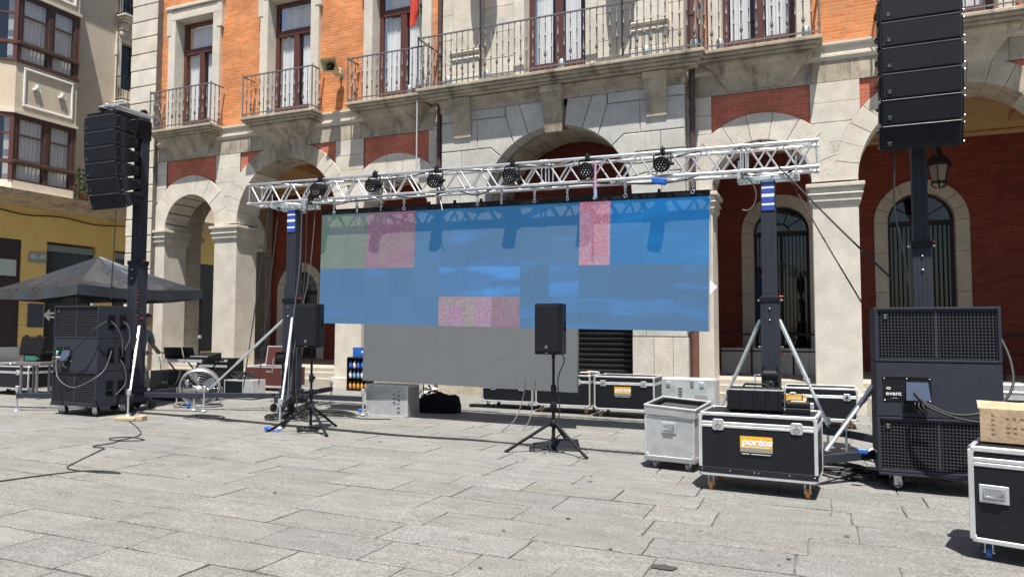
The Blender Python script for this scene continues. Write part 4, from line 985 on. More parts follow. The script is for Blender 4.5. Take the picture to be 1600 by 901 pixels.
LED = dict(
 dim=led_mat("led_dim_blue", ALB, (.0005,.076,.200), .76, ((.002,.15,.46), .55)),
 grey=led_mat("led_grey_blue", ALB, (.004,.052,.17), .76, ((.004,.10,.34), .66)),
 mid=led_mat("led_mid_blue", ALB, (.0005,.076,.205), .76, ((.002,.15,.46), .55)),
 bright=led_mat("led_bright_blue", (.045,.075,.08), (.0005,.098,.30), .76, ((.002,.19,.55), .53)),
 video=led_mat("led_video_blue", ALB, (.0005,.084,.25), .76, ((.006,.24,.68), .47)),
 green=led_mat("led_green_noise", (.10,.105,.10), (.025,.10,.075), .66, None, ((.20,.20,.12), .6), (.07,.10,.12)),
 magenta=led_mat("led_magenta_noise", (.11,.10,.10), (.13,.03,.125), .66, None, ((.26,.20,.18), .6), (.11,.08,.12)),
 pink=led_mat("led_pink_noise", (.12,.10,.11), (.34,.075,.16), .66, None, ((.40,.33,.33), .75), (.28,.13,.24)),
 mixed=led_mat("led_mixed_noise", (.12,.11,.11), (.12,.11,.115), .66, None, ((.34,.30,.30), .7), (.20,.05,.22)),
 off=mat("led_off", (.138,.147,.155), .8, var=.04, scale=2))
scr = thing("video_wall", "large blue LED video wall hanging under the silver truss with grey unlit rows below", "screen", (-5.0, 10.85, 0)); scr.rotation_euler = (0, .0185, 0)
TOP = 3.64; PS = .5
pan = MB(); pan.box(-.2495,.2495,0,.07,-.2496,.2496); pan.box(-.2,.2,.07,.10,-.2,.2)
pan_me = {}
def led_panel(col, row, kind):
    if kind not in pan_me: pan_me[kind] = pan.mesh("led_panel", LED[kind])
    link("led_panel", pan_me[kind], scr, (-3.5+PS*(col+.5), random.uniform(-.0006,.0006), TOP-PS*(row+.5)))
for c in range(14):
    for r in range(4):
        if r < 2: k = 'green' if c < 2 else 'magenta' if c < 4 else 'mid' if c == 4 else 'pink' if c == 10 else 'bright' if c > 10 else ('dim' if r == 0 or c > 7 else 'mid')
        else:
            k = 'mid' if c < 5 else 'dim' if c > 9 else ('video' if r == 2 else ('mixed' if c < 7 else 'magenta')) if c < 8 else 'dim' if c == 8 else ('video' if r == 2 else 'mid')
        led_panel(c, r, k)
for c in range(2, 10):
    for r in (4, 5): led_panel(c, r, 'off')
obj("header_bar", MB().box(-3.5,3.5,-.02,.10,TOP+.004,TOP+.095,.008), M['black'], scr)
for x in [-3.25+.5*i for i in range(14)]: obj("hanging_lug", MB().box(x-.02,x+.02,.01,.05,TOP+.095,TOP+.15), M['black'], scr)
obj("side_flap", MB().add([(3.5,.03,1.86+.55),(3.62,.03,1.75+.55),(3.5,.03,1.62+.55)], [(0,1,2)]), M['white'], scr)
obj("side_plate", MB().box(3.5,3.512,.0,.07,TOP-2,TOP,.002), M['alu_flat'], scr)
obj("side_plate", MB().box(-3.512,-3.5,.0,.07,TOP-2,TOP,.002), M['black'], scr)

# ================================================================ TRUSS
TXA, TXB, TYF, TYB, TH = -10.03, .07, 10.65, 10.99, .365
def tz(x): return 3.985-.0135*(x-TXA)
tr = thing("stage_truss", "long silver aluminium lattice truss carried on two black towers over the video wall", "truss", (-5, 10.72, 3.9))
O = Vector((-5, 10.72, 3.9))
def tp(x, y, z): return Vector((x, y, z))-O
segs = [TXA, TXA+3.03, TXA+6.06, TXA+9.1, TXB]
for a, b in zip(segs[:-1], segs[1:]):
    for y in (TYF, TYB):
        for h in (0, TH): obj("chord", MB().tube(tp(a+.008,y,tz(a)+h), tp(b-.008,y,tz(b)+h), .0265, 10), M['alu'], tr)
    n = round((b-a)/.5)
    for y, ph in ((TYF, 0), (TYB, 1)):
        for i in range(n):
            x0, x1 = a+.06+(b-a-.12)*i/n, a+.06+(b-a-.12)*(i+1)/n; xm = (x0+x1)/2
            for (p, q) in (((x0, 0 if ph else TH), (xm, TH if ph else 0)), ((xm, TH if ph else 0), (x1, 0 if ph else TH))):
                obj("brace", MB().tube(tp(p[0],y,tz(p[0])+p[1]), tp(q[0],y,tz(q[0])+q[1]), .0155, 6, caps=False), M['alu'], tr)
    for h in (0, TH):
        for i in range(n):
            x0, x1 = a+.06+(b-a-.12)*i/n, a+.06+(b-a-.12)*(i+1)/n
            obj("brace", MB().tube(tp(x0,TYF if i % 2 else TYB,tz(x0)+h), tp(x1,TYB if i % 2 else TYF,tz(x1)+h), .0115, 6, caps=False), M['alu'], tr)
    for x in (a+.035, b-.035):
        for y in (TYF, TYB): obj("upright", MB().tube(tp(x,y,tz(x)), tp(x,y,tz(x)+TH), .0125, 6), M['alu'], tr)
        for h in (0, TH): obj("crosspiece", MB().tube(tp(x,TYF,tz(x)+h), tp(x,TYB,tz(x)+h), .0125, 6), M['alu'], tr)
        for y in (TYF, TYB):
            for h in (0, TH): obj("coupler", MB().tube(tp(x-.03,y,tz(x)+h), tp(x+.03,y,tz(x)+h), .032, 10), M['alu_flat'], tr)
# cables strapped along the truss
cb = thing("truss_cable", "black power cable looped loosely along the lower chords of the truss", "cable", (-5, 10.7, 3.9)); rl = random.Random(8)
obj("cable", MB().path([tp(x, 10.70+rl.uniform(0,.2), tz(x)+rl.uniform(-.10,.03)) for x in [-9.4+.42*i for i in range(23)]], .011, 5, sub=4), M['cable'], cb)
obj("cable", MB().path([tp(x, 10.6+rl.uniform(0,.25), tz(x)+TH-.03+rl.uniform(-.09,.03)) for x in [-9.2+.55*i for i in range(16)]], .010, 5, sub=4), M['cable'], cb)
obj("plug", MB().box(-.12,.10,-.04,.04,-.05,.05,.02).xf(Matrix.Translation(tp(-2.10,10.56,tz(-2.1)-.09)) @ Matrix.Rotation(.2,4,'Y')), M['blue'], cb)
obj("loop", MB().path([tp(-.97+.17*math.sin(t)+.02*t, 10.72, 3.78-.24*(1-math.cos(t))) for t in [i*.5 for i in range(8)]], .009, 5, sub=3), M['cable_grey'], cb)
obj("loop", MB().path([tp(-5.95,10.7,3.86), tp(-5.86,10.66,3.84), tp(-5.80,10.64,3.70), tp(-5.78,10.64,3.6)], .008, 5), M['white'], cb)
# spotlights
def spotlight(label, x, rz):
    t = thing("stage_spotlight", label, "spotlight", (x*1.0095, 10.60, tz(x)+TH), rz, "spotlights along the truss")
    obj("clamp", MB().box(-.03,.03,-.04,.08,-.05,.04,.01).tube((0,0,.0),(0,0,.08),.012,6).tube((-.04,.02,.05),(.04,.02,.05),.01,5), M['black'], t)
    obj("yoke", MB().path([(-.125,-.02,-.20),(-.125,-.02,-.06),(-.10,-.02,-.045),(.10,-.02,-.045),(.125,-.02,-.06),(.125,-.02,-.20)], .013, 5, sub=1).tube((.1,-.02,-.2),(.17,-.02,-.2),.022,8), M['black'], t)
    mx = Matrix.Translation((0,-.02,-.20)) @ Matrix.Rotation(rad(12), 4, 'X')
    b = MB().lathe([(.055,.13),(.09,.12),(.098,.06),(.112,.05),(.112,-.08),(.118,-.09),(.118,-.115),(.104,-.12),(.102,-.10)], n=18, axis='y'); b.xf(mx); bo = obj("body", b, M['black'], t)
    le = MB().lathe([(.0,-.101),(.102,-.1005)], n=18, axis='y'); le.xf(mx); obj("front_plate", le, M['black_mesh'], bo)
    ld = MB()
    for rr, n in ((0,1),(.045,6),(.082,12)):
        for i in range(n): ld.lathe([(.0145,-.102),(.012,-.108),(.001,-.110)], (rr*math.cos(2*math.pi*i/n), 0, rr*math.sin(2*math.pi*i/n)), 6, axis='y')
    ld.xf(mx); o = obj("lenses", ld, M['lens'], bo); o['kind'] = 'stuff'
    return t
sx = [-8.22,-7.05,-5.83,-4.45,-3.20,-2.05]
lbl = ["black LED spotlight on the truss nearest the tower beside the wide arch", "second black LED spotlight along the truss from the tower beside the wide arch", "third black LED spotlight on the truss, in front of the brown downpipe", "fourth black LED spotlight on the truss, at the edge of the main arch opening", "fifth black LED spotlight on the truss, with a pink strap hanging beside it", "black LED spotlight on the truss right above the blue plug"]
for i, (x, l) in enumerate(zip(sx, lbl)): spotlight(l, x, rad((2,-4,3,-2,4,0)[i]))
ps = thing("pink_strap", "pale pink lifting strap hanging from the truss beside a spotlight", "strap", (-3.08, 10.52, 3.75)); obj("webbing", MB().box(-.016,.016,-.006,.006,-.02,.42,.004), mat("pink_strap", (.55,.28,.42), .8), ps); obj("webbing_end", MB().box(-.025,.025,-.006,.006,-.15,-.02,.004), mat("blue_strap", (.25,.38,.5), .8), ps)
pipe_c = thing("pipe_clamp", "black pipe clamp with a cable loop on the truss between two spotlights", "clamp", (-8.42, 10.54, tz(-8.42))); obj("clamp", MB().path([(0,0,.03),(-.04,-.03,0),(-.04,-.03,-.07),(.02,-.03,-.10)], .02, 6).box(-.03,.03,-.05,.02,-.04,.04,.01), M['black'], pipe_c); obj("bolt", MB().tube((-.05,0,.0),(.06,0,0),.012,6), M['chrome'], pipe_c)
# hanging shackles
shk = None
for i, x in enumerate((-8.14,-7.64,-7.13,-6.65,-5.22,-4.78,-4.19,-3.63,-3.18,-2.69,-1.67)):
    z = tz(x)-.03
    sl_ = "short steel chain with a ring under the truss, %s counting from the tent" % ("first","second","third","fourth","fifth","sixth","seventh","eighth","ninth","tenth","eleventh")[i]
    sl_ = sl_.replace(" by the wide arch", "") if i > 20 else sl_
    if shk is None:
        shk = thing("hanging_shackle", sl_, "shackle", (x, 10.82, z), 0, "chains and rings hanging under the truss")
        obj("clasp", MB().box(-.022,.022,-.02,.02,-.07,.04,.008), M['galv'], shk); obj("link", MB().path([(.014*math.cos(t),0,-.10+.03*math.sin(t)) for t in [k*math.pi/4 for k in range(8)]], .007, 5, closed=True, sub=2), M['chrome'], shk)
        obj("link", MB().path([(0,.013*math.cos(t),-.145+.028*math.sin(t)) for t in [k*math.pi/4 for k in range(8)]], .007, 5, closed=True, sub=2), M['chrome'], shk); obj("ring", MB().path([(.026*math.cos(t),0,-.195+.026*math.sin(t)) for t in [k*math.pi/4 for k in range(8)]], .009, 6, closed=True, sub=2), M['chrome'], shk)
    else: copy_tree(shk, (x, 10.82, z), rl.uniform(-1,1), sl_)

# ================================================================ TOWERS
def bar(mb, p, q, w, h):
    p, q = Vector(p), Vector(q); d = q-p; L_ = d.length; mx = Matrix.Translation(p) @ d.to_track_quat('X', 'Z').to_matrix().to_4x4()
    return mb.box(0, L_, -w/2, w/2, -h/2, h/2, .006, mx=mx)
def tower(name, label, cat, loc, rz, H, w, ends, z_leg, diag_mat, lower=.62, split=.55, sticker=True, led_clips=True):
    t = thing(name, label, cat, loc, rz); g = gz(loc[0])
    obj("base_frame", MB().box(-.22,.22,-.22,.22,.16,.30,.01).box(-.16,.16,-.16,.16,.30,.42,.01), M['black_paint'], t)
    for (x, y) in ((-.2,-.24),(.2,-.24),(-.2,.24),(.2,.24)):
        wl = obj("wheel", MB().tube((x-.02,y,.085),(x+.02,y,.085),.075,14), M['rubber'], t)
    zs_ = H*split
    m1 = MB().box(-w/2,w/2,-w/2,w/2,.42,zs_,.006)
    for x in (-w*.22, 0, w*.22): m1.box(x-.006,x+.006,-w/2-.006,-w/2+.004,.45,zs_-.03)
    obj("outer_mast", m1, M['black_paint'], t)
    wi = w*.80; m2 = MB().box(-wi/2,wi/2,-wi/2+.01,wi/2,zs_+.002,H,.005)
    for x in (-wi*.22, wi*.22): m2.box(x-.005,x+.005,-wi/2+.004,-wi/2+.014,zs_+.05,H-.05)
    obj("inner_mast", m2, M['black_paint'], t)
    obj("mast_collar", MB().box(-w/2-.012,w/2+.012,-w/2-.012,w/2+.012,zs_-.05,zs_+.03,.006), M['black'], t)
    for z in (zs_-.30, zs_-.14, .75, .88): obj("bolt", MB().lathe([(.001,-.022),(.012,-.018),(.014,.0)], (0,-w/2,z), 8, axis='y'), M['chrome'], t)
    wn_ = MB().tube((-.10,-w/2-.14,.98),(.10,-w/2-.14,.98),.075,14).box(-.11,-.08,-w/2-.2,-w/2,.88,1.1).box(.08,.11,-w/2-.2,-w/2,.88,1.1); obj("winch", wn_, M['black'], t)
    obj("winch_handle", MB().path([(-.12,-w/2-.14,.98),(-.2,-w/2-.14,.98),(-.2,-w/2-.16,.74),(-.34,-w/2-.16,.74)], .011, 6, sub=1), M['galv'], t)
    for z in (zs_+.03, zs_*.62): obj("red_pin", MB().tube((w/2,0,z),(w/2+.05,0,z),.014,6), M['red_led'], t)
    for z in (zs_-.02, zs_*.62+.1): obj("lock_pin", MB().tube((w/2,-.02,z),(w/2+.045,-.02,z),.012,6), M['chrome'], t); obj("lock_pin", MB().tube((-w/2-.04,-.02,z),(-w/2,-.02,z),.012,6), M['chrome'], t)
    if sticker:
        zc = H-.42
        for k, (z0, z1, mm) in enumerate(((0,.07,'blue_label'),(.072,.10,'white'),(.102,.19,'blue_label'),(.192,.235,'white'),(.237,.31,'blue_label'),(.312,.335,'white'),(.337,.40,'blue_label'))):
            obj("label_band", MB().box(-wi*.42,wi*.42,-wi/2-.002,-wi/2+.008,zc+z0,zc+z1), M[mm], t)
    for (ex, ey, dg, *xo) in ends:
        L_ = math.hypot(ex, ey); ux, uy = ex/L_, ey/L_
        b = MB(); bar(b, (ux*.15, uy*.15, .285), (ex, ey, .285), .07, .09); be = obj("outrigger", b, M['black_paint'], t)
        j = MB().tube((ex, ey, .02), (ex, ey, .46), .016, 8); j.lathe([(.05,0),(.05,.012),(.02,.03)], (ex, ey, .002), 12); obj("jack_foot", j, M['galv'], be)
        obj("jack_handle", MB().box(ex-.035,ex+.035,ey-.02,ey+.02,.36,.46,.008), M['galv'], be)
        if dg:
            d = MB(); p0 = Vector((ux*(w/2+.02)+(xo[0] if xo else 0), uy*(w/2+.02), z_leg)); p1 = Vector((ux*(L_-.25), uy*(L_-.25), .36)); dm = p0.lerp(p1, .58)
            bar(d, p0, dm+(p1-p0)*.04, .045, .045); obj("brace_leg", d, M[diag_mat], be)
            d2 = MB(); bar(d2, dm-(p1-p0)*.05, p1, .034, .034); obj("brace_slider", d2, M['galv'], be); obj("brace_pin", MB().tube(dm+Vector((-.04,0,0)), dm+Vector((.04,0,0)), .013, 6), M['chrome'], be)
    return t
def fork(t, H, xo=0):
    f = MB(); f.box(-.42,.42,-.03,.03,H+.02,H+.09,.006).box(-.42,.42,.14,.20,H+.02,H+.09,.006).box(-.08,.08,-.1,.25,H-.02,H+.025,.006)
    obj("head_beam", f, M['galv'], t)
    for x in (-.38,.38): obj("fork_plate", MB().box(x-.02,x+.02,-.22,.26,H+.03,H+.16,.006), M['galv'], t); obj("fork_pin", MB().tube((x,-.19,H+.05),(x,-.19,H+.30),.012,6), M['chrome'], t)
ga, gb = gz(-9.0), gz(-.61)
Ha = tz(-9.0)-.03-.12-ga; Hb = tz(-.61)-.03-.12-gb
ta = tower("lifting_tower", "black lifting tower carrying the truss end beside the wide arch and the tripod speaker", "lifting tower", (-9.02, 10.80, ga), 0, Ha, .26, ((-1.75,-.62,1),(1.42,-1.95,1),(1.55,.05,0),(-.3,1.6,0)), 1.72, 'galv')
fork(ta, Ha)
tb = tower("lifting_tower", "black lifting tower under the truss end behind the stickered flight case", "lifting tower", (-.61, 10.80, gb), 0, Hb, .25, ((.92,-.62,1),(-1.0,.30,1),(.5,1.5,0)), 1.74, 'galv')
fork(tb, Hb)
# speaker masts
gl, gr = gz(-11.7), gz(1.08)
ml = tower("speaker_mast", "tall black telescopic mast with a hanging speaker column beside the black tent", "speaker mast", (-11.66, 9.62, gl), 0, 5.46, .24, ((1.35,.35,0),(-1.75,-1.0,0),(.74,-.72,1,.10),(-.2,1.4,0)), 1.55, 'galv', split=.50, sticker=False)
mr = tower("speaker_mast", "tall black telescopic mast rising behind the stack of subwoofers with the event panel", "speaker mast", (1.10, 9.32, gr), 0, 5.62, .19, ((-1.22,-1.3,1),(1.2,-1.0,1),(-1.0,1.2,1),(1.0,1.2,0)), 1.62, 'galv', split=.46, sticker=False)
for m_, H in ((ml, 5.46), (mr, 5.62)):
    obj("mast_head", MB().box(-.04,.04,-.78,.12,H,H+.06,.01).box(-.17,-.13,-.74,.1,H+.0,H+.05,.006).box(.13,.17,-.74,.1,H+.0,H+.05,.006).box(-.34,.34,-.66,-.61,H+.05,H+.09,.006), M['galv'], m_)
    obj("carriage", MB().box(-.11,.11,-.17,.12,H-.42,H-.06,.01), M['black'], m_); obj("pulley", MB().tube((-.03,.02,H+.1),(.03,.02,H+.1),.07,14), M['black'], m_)
obj("grey_plate", MB().box(-.10,.06,-.262,-.255,4.95,5.3,.004), mat("pale_plate", (.42,.5,.58), .4), ml)
M['red_clip'] = mat('dull_red_clip', (.30,.035,.03), .5)
for z in (4.3, 3.2, 2.05, 1.85, 1.60):
    for k in range(3): obj("red_clip", MB().box(.12,.138,-.10,-.08,z+.06*k,z+.022+.06*k,.004), M['red_clip'], ml)
wb = thing("wood_block", "pale wooden block lying under the foot of the tall mast", "block", (-10.53, 8.60, gz(-10.5)+.002), .3); obj("block", MB().box(-.20,.16,-.1,.1,0,.05,.008), M['plywood'], wb); obj("wedge", MB().box(.165,.28,-.08,.08,0,.075,.008), M['plywood'], wb)

# ================================================================ LINE ARRAYS
def line_array(label, loc, w, h, d, n=6, angs=(0,2,4.5,8,13,19)):
    t = thing("line_array", label, "speaker array", loc)
    y, z = 0.0, 0.0
    top = MB().box(-w/2,w/2,.05,.12,.02,.08,.008).box(-w/2,w/2,d-.14,d-.06,.02,.08,.008)
    for x in (-w/2+.02, w/2-.06): top.box(x,x+.04,.12,d-.14,.02,.08)
    top.box(-.03,.03,.0,d,.085,.15,.01); obj("flying_frame", top, M['black'], t)
    for i in range(n):
        a = rad(angs[i]); mx = Matrix.Translation((0, y, z)) @ Matrix.Rotation(a, 4, 'X')
        hh = h-.014; hr = hh*.62
        b = MB(); zc = -h/2
        V = [(-w/2,.012,zc-hh/2),(w/2,.012,zc-hh/2),(w/2,.012,zc+hh/2),(-w/2,.012,zc+hh/2),(-w/2+.0,.12,zc-hh/2),(w/2,.12,zc-hh/2),(w/2,.12,zc+hh/2),(-w/2,.12,zc+hh/2),(-w/2+.07,d,zc-hr/2),(w/2-.07,d,zc-hr/2),(w/2-.07,d,zc+hr/2),(-w/2+.07,d,zc+hr/2)]
        b.add(V, [(0,1,2,3),(8,11,10,9)]+[(4*k+j, 4*k+4+j, 4*k+4+(j+1)%4, 4*k+(j+1)%4) for k in range(2) for j in range(4)]); b.xf(mx)
        c = obj("array_cabinet", b, M['black_paint'], t)
        g = MB(); g.box(-w/2+.012,w/2-.012,-.004,.014,zc-hh/2+.010,zc+hh/2-.010,.006); g.xf(mx); obj("front_grille", g, M['grille'], c)
        lp_ = MB(); lp_.box(-w/2+.01,w/2-.01,-.006,.012,zc+hh/2-.006,zc+hh/2+.002,.001); lp_.xf(mx); obj("edge_lip", lp_, M['edge_lit'], c)  # highlight along the cabinet edge, put in as a pale grey strip
        bd = MB(); bd.box(-w/2+.055,-w/2+.105,-.008,-.003,zc-hh/2+.045,zc-hh/2+.095,.003); bd.xf(mx); obj("badge", bd, M['badge'], c)
        lt = MB()
        for k, ww in enumerate((.03,.012,.03)): lt.box(-w/2+.080-ww/2,-w/2+.080+ww/2,-.0095,-.008,zc-hh/2+.060+.010*k,zc-hh/2+.064+.010*k)
        lt.xf(mx); obj("badge_print", lt, M['grey_print'], c)
        for sgn in (-1, 1):
            r = MB(); x = sgn*w/2
            r.box(min(x,x+sgn*.02),max(x,x+sgn*.02),.03,.10,zc-hh/2+.02,zc+hh/2-.02,.004); r.box(min(x,x+sgn*.016),max(x,x+sgn*.016),d*.45,d*.62,zc-hh*.4,zc+hh*.4,.004); r.xf(mx); obj("rigging_plate", r, M['black'], c)
            hnd = MB(); hx = sgn*(w/2-.03); hnd.path([(hx,d*.52,zc+.05),(hx+sgn*.05,d*.58,zc+.055),(hx+sgn*.05,d*.85,zc+.045),(hx-sgn*.02,d*.98,zc+.04)], .012, 5); hnd.box(min(hx,hx+sgn*.02),max(hx,hx+sgn*.02),d*.7,d*.95,zc-.06,zc-.02,.004); hnd.xf(mx); obj("rear_handle", hnd, M['black'], c)
            for zz in (zc+hh*.38, zc-hh*.38):
                p = MB(); p.tube((x+sgn*.01,.06,zz),(x+sgn*.026,.06,zz),.005,6).lathe([(.009,0),(.009,.008)], (x+sgn*.026,.06,zz), 8, axis='x'); p.xf(mx); obj("quick_pin", p, M['chrome'], c)
        y += h*math.sin(a); z -= h*math.cos(a)
    obj("cable", MB().path([(.1,d+.05,.0),(.14,d+.1,-.5),(.1,d+.18,-1.0),(.2,d+.25,z)], .012, 5), M['cable'], t)
    return t
M['grille'] = mat("grille_mesh", (.014,.016,.022), .6, var=.10, scale=16, spec=.15, bump=.6, bscale=420)
M['edge_lit'] = mat("lit_edge_and_badge", (.16,.165,.175), .35, .2); M['badge'] = mat("badge_plate", (.018,.020,.024), .45, spec=.25)  # pale grey for painted edge highlights, also the tripod speaker badges
line_array("column of six black line array speakers hanging from the mast above the black tent", (-11.76, 8.80, 5.40), .78, .282, .54)
line_array("column of six large line array speakers in front of the wide arch with the lantern", (1.07, 8.60, 5.21), .76, .279, .42)
for (x, y, z0, z1) in ((-11.5, 9.0, 2.1, 3.72), (.83, 8.9, 1.9, 3.6)):
    hang = thing("hanging_cable", "thin black cable dropping from the line array %s" % ("to the subwoofers beside the tent" if x < 0 else "to the subwoofers with the event panel"), "cable", (x, y, z0))
    obj("cable", MB().path([(.0,0,z1-z0),(-.02,0,(z1-z0)*.6),(-.07 if x < 0 else .06,.02,(z1-z0)*.3),(-.1 if x < 0 else .12,.04,0)], .010, 5), M['cable'], hang)

# ================================================================ SUBWOOFERS
def subwoofer(label, loc, w, h, d, rear=False, gl_=None, side_cut=False):
    t = thing("subwoofer", label, "subwoofer", loc)
    f = .028; c = MB()
    if rear:
        c.box(-w/2,w/2,0,d,.002,h-.002,.008); obj("cabinet", c, M['black_paint'], t)
        py = -.006; x0 = -w/2+.06; pz = h*.48
        obj("amplifier_panel", MB().box(x0,x0+.43,py,.004,pz-.11,pz+.135,.004).box(x0,x0+.43,py-.004,.004,pz+.12,pz+.145,.002), M['black'], t)
        for (sx_, sz_) in ((.015,.12),(.415,.12),(.015,-.10),(.415,-.10),(.215,.12)): obj("screw", MB().lathe([(.001,-.012),(.008,-.009),(.009,-.004)], (x0+sx_, 0, pz+sz_), 8, axis='y'), M['galv'], t)
        obj("lower_plate", MB().box(x0+.17,x0+.38,py,.004,pz-.22,pz-.112,.004), M['black'], t)
        fp = MB().add([(x0+.21,-.01,pz+.085),(x0+.40,-.01,pz+.085),(x0+.415,-.075,pz-.09),(x0+.20,-.075,pz-.09),(x0+.21,-.012,pz+.087),(x0+.40,-.012,pz+.087),(x0+.415,-.077,pz-.088),(x0+.20,-.077,pz-.088)], [(0,1,2,3),(7,6,5,4),(0,4,5,1),(1,5,6,2),(2,6,7,3),(3,7,4,0)])
        obj("rain_flap", fp, M['perspex'], t)
        obj("display", MB().box(x0+.22,x0+.30,-.012,-.006,pz-.06,pz+.0), mat("display_glass", (.05,.10,.30), .1, emit=(.1,.25,.9,.35)), t)
        text_mesh("lettering", "event", .060, M['white_print'], t, Matrix.Translation((x0+.095, -.012, pz-.030)) @ FRONT, bold=.0008, sx=1.05)
        obj("logo", MB().path([(x0+.05+.018*math.cos(q), -.010, pz+.02+.010*math.sin(q)) for q in [k*math.pi/5 for k in range(10)]], .004, 4, closed=True, sub=1), M['white_print'], t)
        obj("small_print", MB().box(x0+.08,x0+.13,-.010,-.008,pz-.078,pz-.072), M['grey_print'], t)
        if gl_: obj("green_indicator", MB().box(x0+.045,x0+.075,-.012,-.006,pz+.05,pz+.075), M['green_led'], t)
        lc = MB(); rl2 = random.Random(2)
        for k in range(3): lc.path([(x0+.28+.03*k,-.06,pz-.10),(x0+.27+.04*k,-.10,pz-.16),(x0+.33+.05*k,-.09,pz-.22)], .009, 5)
        obj("connector", lc, M['cable'], t)
    else:
        c.box(-w/2,-w/2+f,0,d,.002,h-.002,.005); c.box(w/2-f,w/2,0,d,.002,h-.002,.005); c.box(-w/2+f,w/2-f,.0,d,.002,f,.004); c.box(-w/2+f,w/2-f,.0,d,h-f,h-.002,.004); c.box(-w/2+f,w/2-f,.10,d-.002,f,h-f)
        obj("cabinet", c, M['black_paint'], t)
        obj("grille_foam", MB().box(-w/2+f,w/2-f,.045,.08,f,h-f), M['black_mesh'], t)
        g = MB(); nx, nz = 34, 15; xa, xb, za, zb_ = -w/2+f+.006, w/2-f-.006, f+.012, h-f-.012
        for i in range(nx+1):
            x = xa+(xb-xa)*i/nx; g.box(x-.0045,x+.0045,.022,.045,za,zb_)
        for j in range(nz+1):
            z = za+(zb_-za)*j/nz; g.box(xa,xb,.0195,.0425,z-.0045,z+.0045)
        g.box(-.012,.012,.016,.05,za,zb_); gg = obj("grille", g, M['grille_bar'], t); gg['kind'] = 'stuff'
        obj("badge", MB().box(-w/2+.075,-w/2+.125,.012,.02,h-.12,h-.07,.003), M['badge'], t); obj("badge_print", MB().box(-w/2+.085,-w/2+.115,.010,.013,h-.112,h-.107).box(-w/2+.088,-w/2+.112,.010,.013,h-.080,h-.075).path([(-w/2+.1+.008*math.cos(q),.011,h-.094+.008*math.sin(q)) for q in [k*math.pi/4 for k in range(8)]], .002, 4, closed=True, sub=1), M['grey_print'], t)
    for yy in (d*.28, d*.62):    # recessed side handles
        o_ = MB(); x = w/2
        o_.box(x-.002,x+.004,yy,yy+.13,h*.28,h*.72,.003); o_.box(x+.004,x+.007,yy+.02,yy+.11,h*.32,h*.68,.001)
        hd = obj("side_handle", o_, M['black_mesh'], t); obj("grip", MB().tube((x+.006,yy+.015,h*.42),(x+.006,yy+.115,h*.42),.012,6), M['black'], hd)
    return t
M['grille_bar'] = mat("grille_bar", (.030,.033,.040), .5, var=.1)
def dolly(label, loc, w, d):
    t = thing("wheeled_dolly", label, "dolly", loc)
    obj("board", MB().box(-w/2,w/2,0,d,.165,.195,.006), M['black_paint'], t)
    for x in (-w/2+.14, w/2-.14):
        for y in (.10, d-.12):
            a = random.uniform(-.4,.4); mx = Matrix.Translation((x,y,0)) @ Matrix.Rotation(.5+a,4,'Z')
            cs = MB(); cs.box(-.05,.05,-.04,.04,.155,.165,.002,mx=mx).box(-.022,.07,-.032,-.027,.06,.155,.003,mx=mx).box(-.022,.07,.027,.032,.06,.155,.003,mx=mx); c_ = obj("caster", cs, M['galv'], t)
            wh = MB().tube((.035,-.024,.078),(.035,.024,.078),.076,20); wh.xf(mx); ww = obj("wheel", wh, M['rubber'], c_)
            hb = MB().tube((.035,-.027,.078),(.035,.027,.078),.052,14).tube((.035,-.034,.078),(.035,.034,.078),.016,8); hb.xf(mx); obj("hub", hb, M['wheel_grey'], c_)
            for k in range(5):
                q = 2*math.pi*k/5; hh_ = MB().tube((.035+.034*math.cos(q),-.0285,.078+.034*math.sin(q)),(.035+.034*math.cos(q),.0285,.078+.034*math.sin(q)),.011,6); hh_.xf(mx); obj("hub_hole", hh_, M['rubber'], c_)
    return t
g = gz(1.08)
dolly("wheeled board under the subwoofer stack with the event panel", (1.08, 8.20, g), 1.08, .75)
subwoofer("lowest black subwoofer of the stack beside the flight case with the cardboard box", (1.08, 8.20, g+.197), 1.09, .548, .75)
subwoofer("black subwoofer turned backwards with the event amplifier panel and shiny flap on its tall stack", (1.08, 8.205, g+.746), 1.09, .548, .745, rear=True)
subwoofer("top subwoofer with square grille in front of the tall mast and the lantern", (1.08, 8.20, g+1.295), 1.09, .548, .75)
g = gz(-11.85)
dolly("wheeled board under the subwoofer stack in front of the black tent", (-11.84, 8.56, g), 1.12, .74)
subwoofer("lowest black subwoofer of the stack in front of the black tent", (-11.84, 8.56, g+.197), 1.12, .565, .66)
subwoofer("black subwoofer turned backwards with a green light, middle of the stack by the tent", (-11.84, 8.565, g+.763), 1.12, .565, .655, rear=True, gl_=1)
subwoofer("top subwoofer of the stack in front of the black tent", (-11.84, 8.56, g+1.329), 1.12, .565, .66)
def cable_thing(label, pts, r=.011, m='cable', name="cable", sub=5):
    o = Vector(pts[0]); t = thing(name, label, "cable", o); obj("cord", MB().path([Vector(p)-o for p in pts], r, 6, sub=sub), M[m], t); return t
xr = -11.28+.03
cable_thing("grey cable drooping from the middle subwoofer by the tent round to its side handles", [(-12.14,8.46,1.08),(-12.10,8.42,.92),(-11.95,8.38,.72),(-11.6,8.38,.60),(-11.24,8.42,.72),(-11.16,8.62,.90),(-11.16,8.74,1.22)], .0095, 'cable_grey')
cable_thing("black cable rising from the middle subwoofer by the tent to the top one", [(-12.08,8.46,1.06),(-11.9,8.40,1.02),(-11.6,8.40,1.25),(-11.26,8.44,1.55),(-11.18,8.64,1.72)], .010)
cable_thing("grey cable looping down the side of the top subwoofer by the tent", [(xr,8.78,1.72),(xr+.06,8.86,1.60),(xr+.07,8.95,1.40),(xr+.05,8.98,1.18),(xr,9.02,1.12)], .009, 'cable_grey')
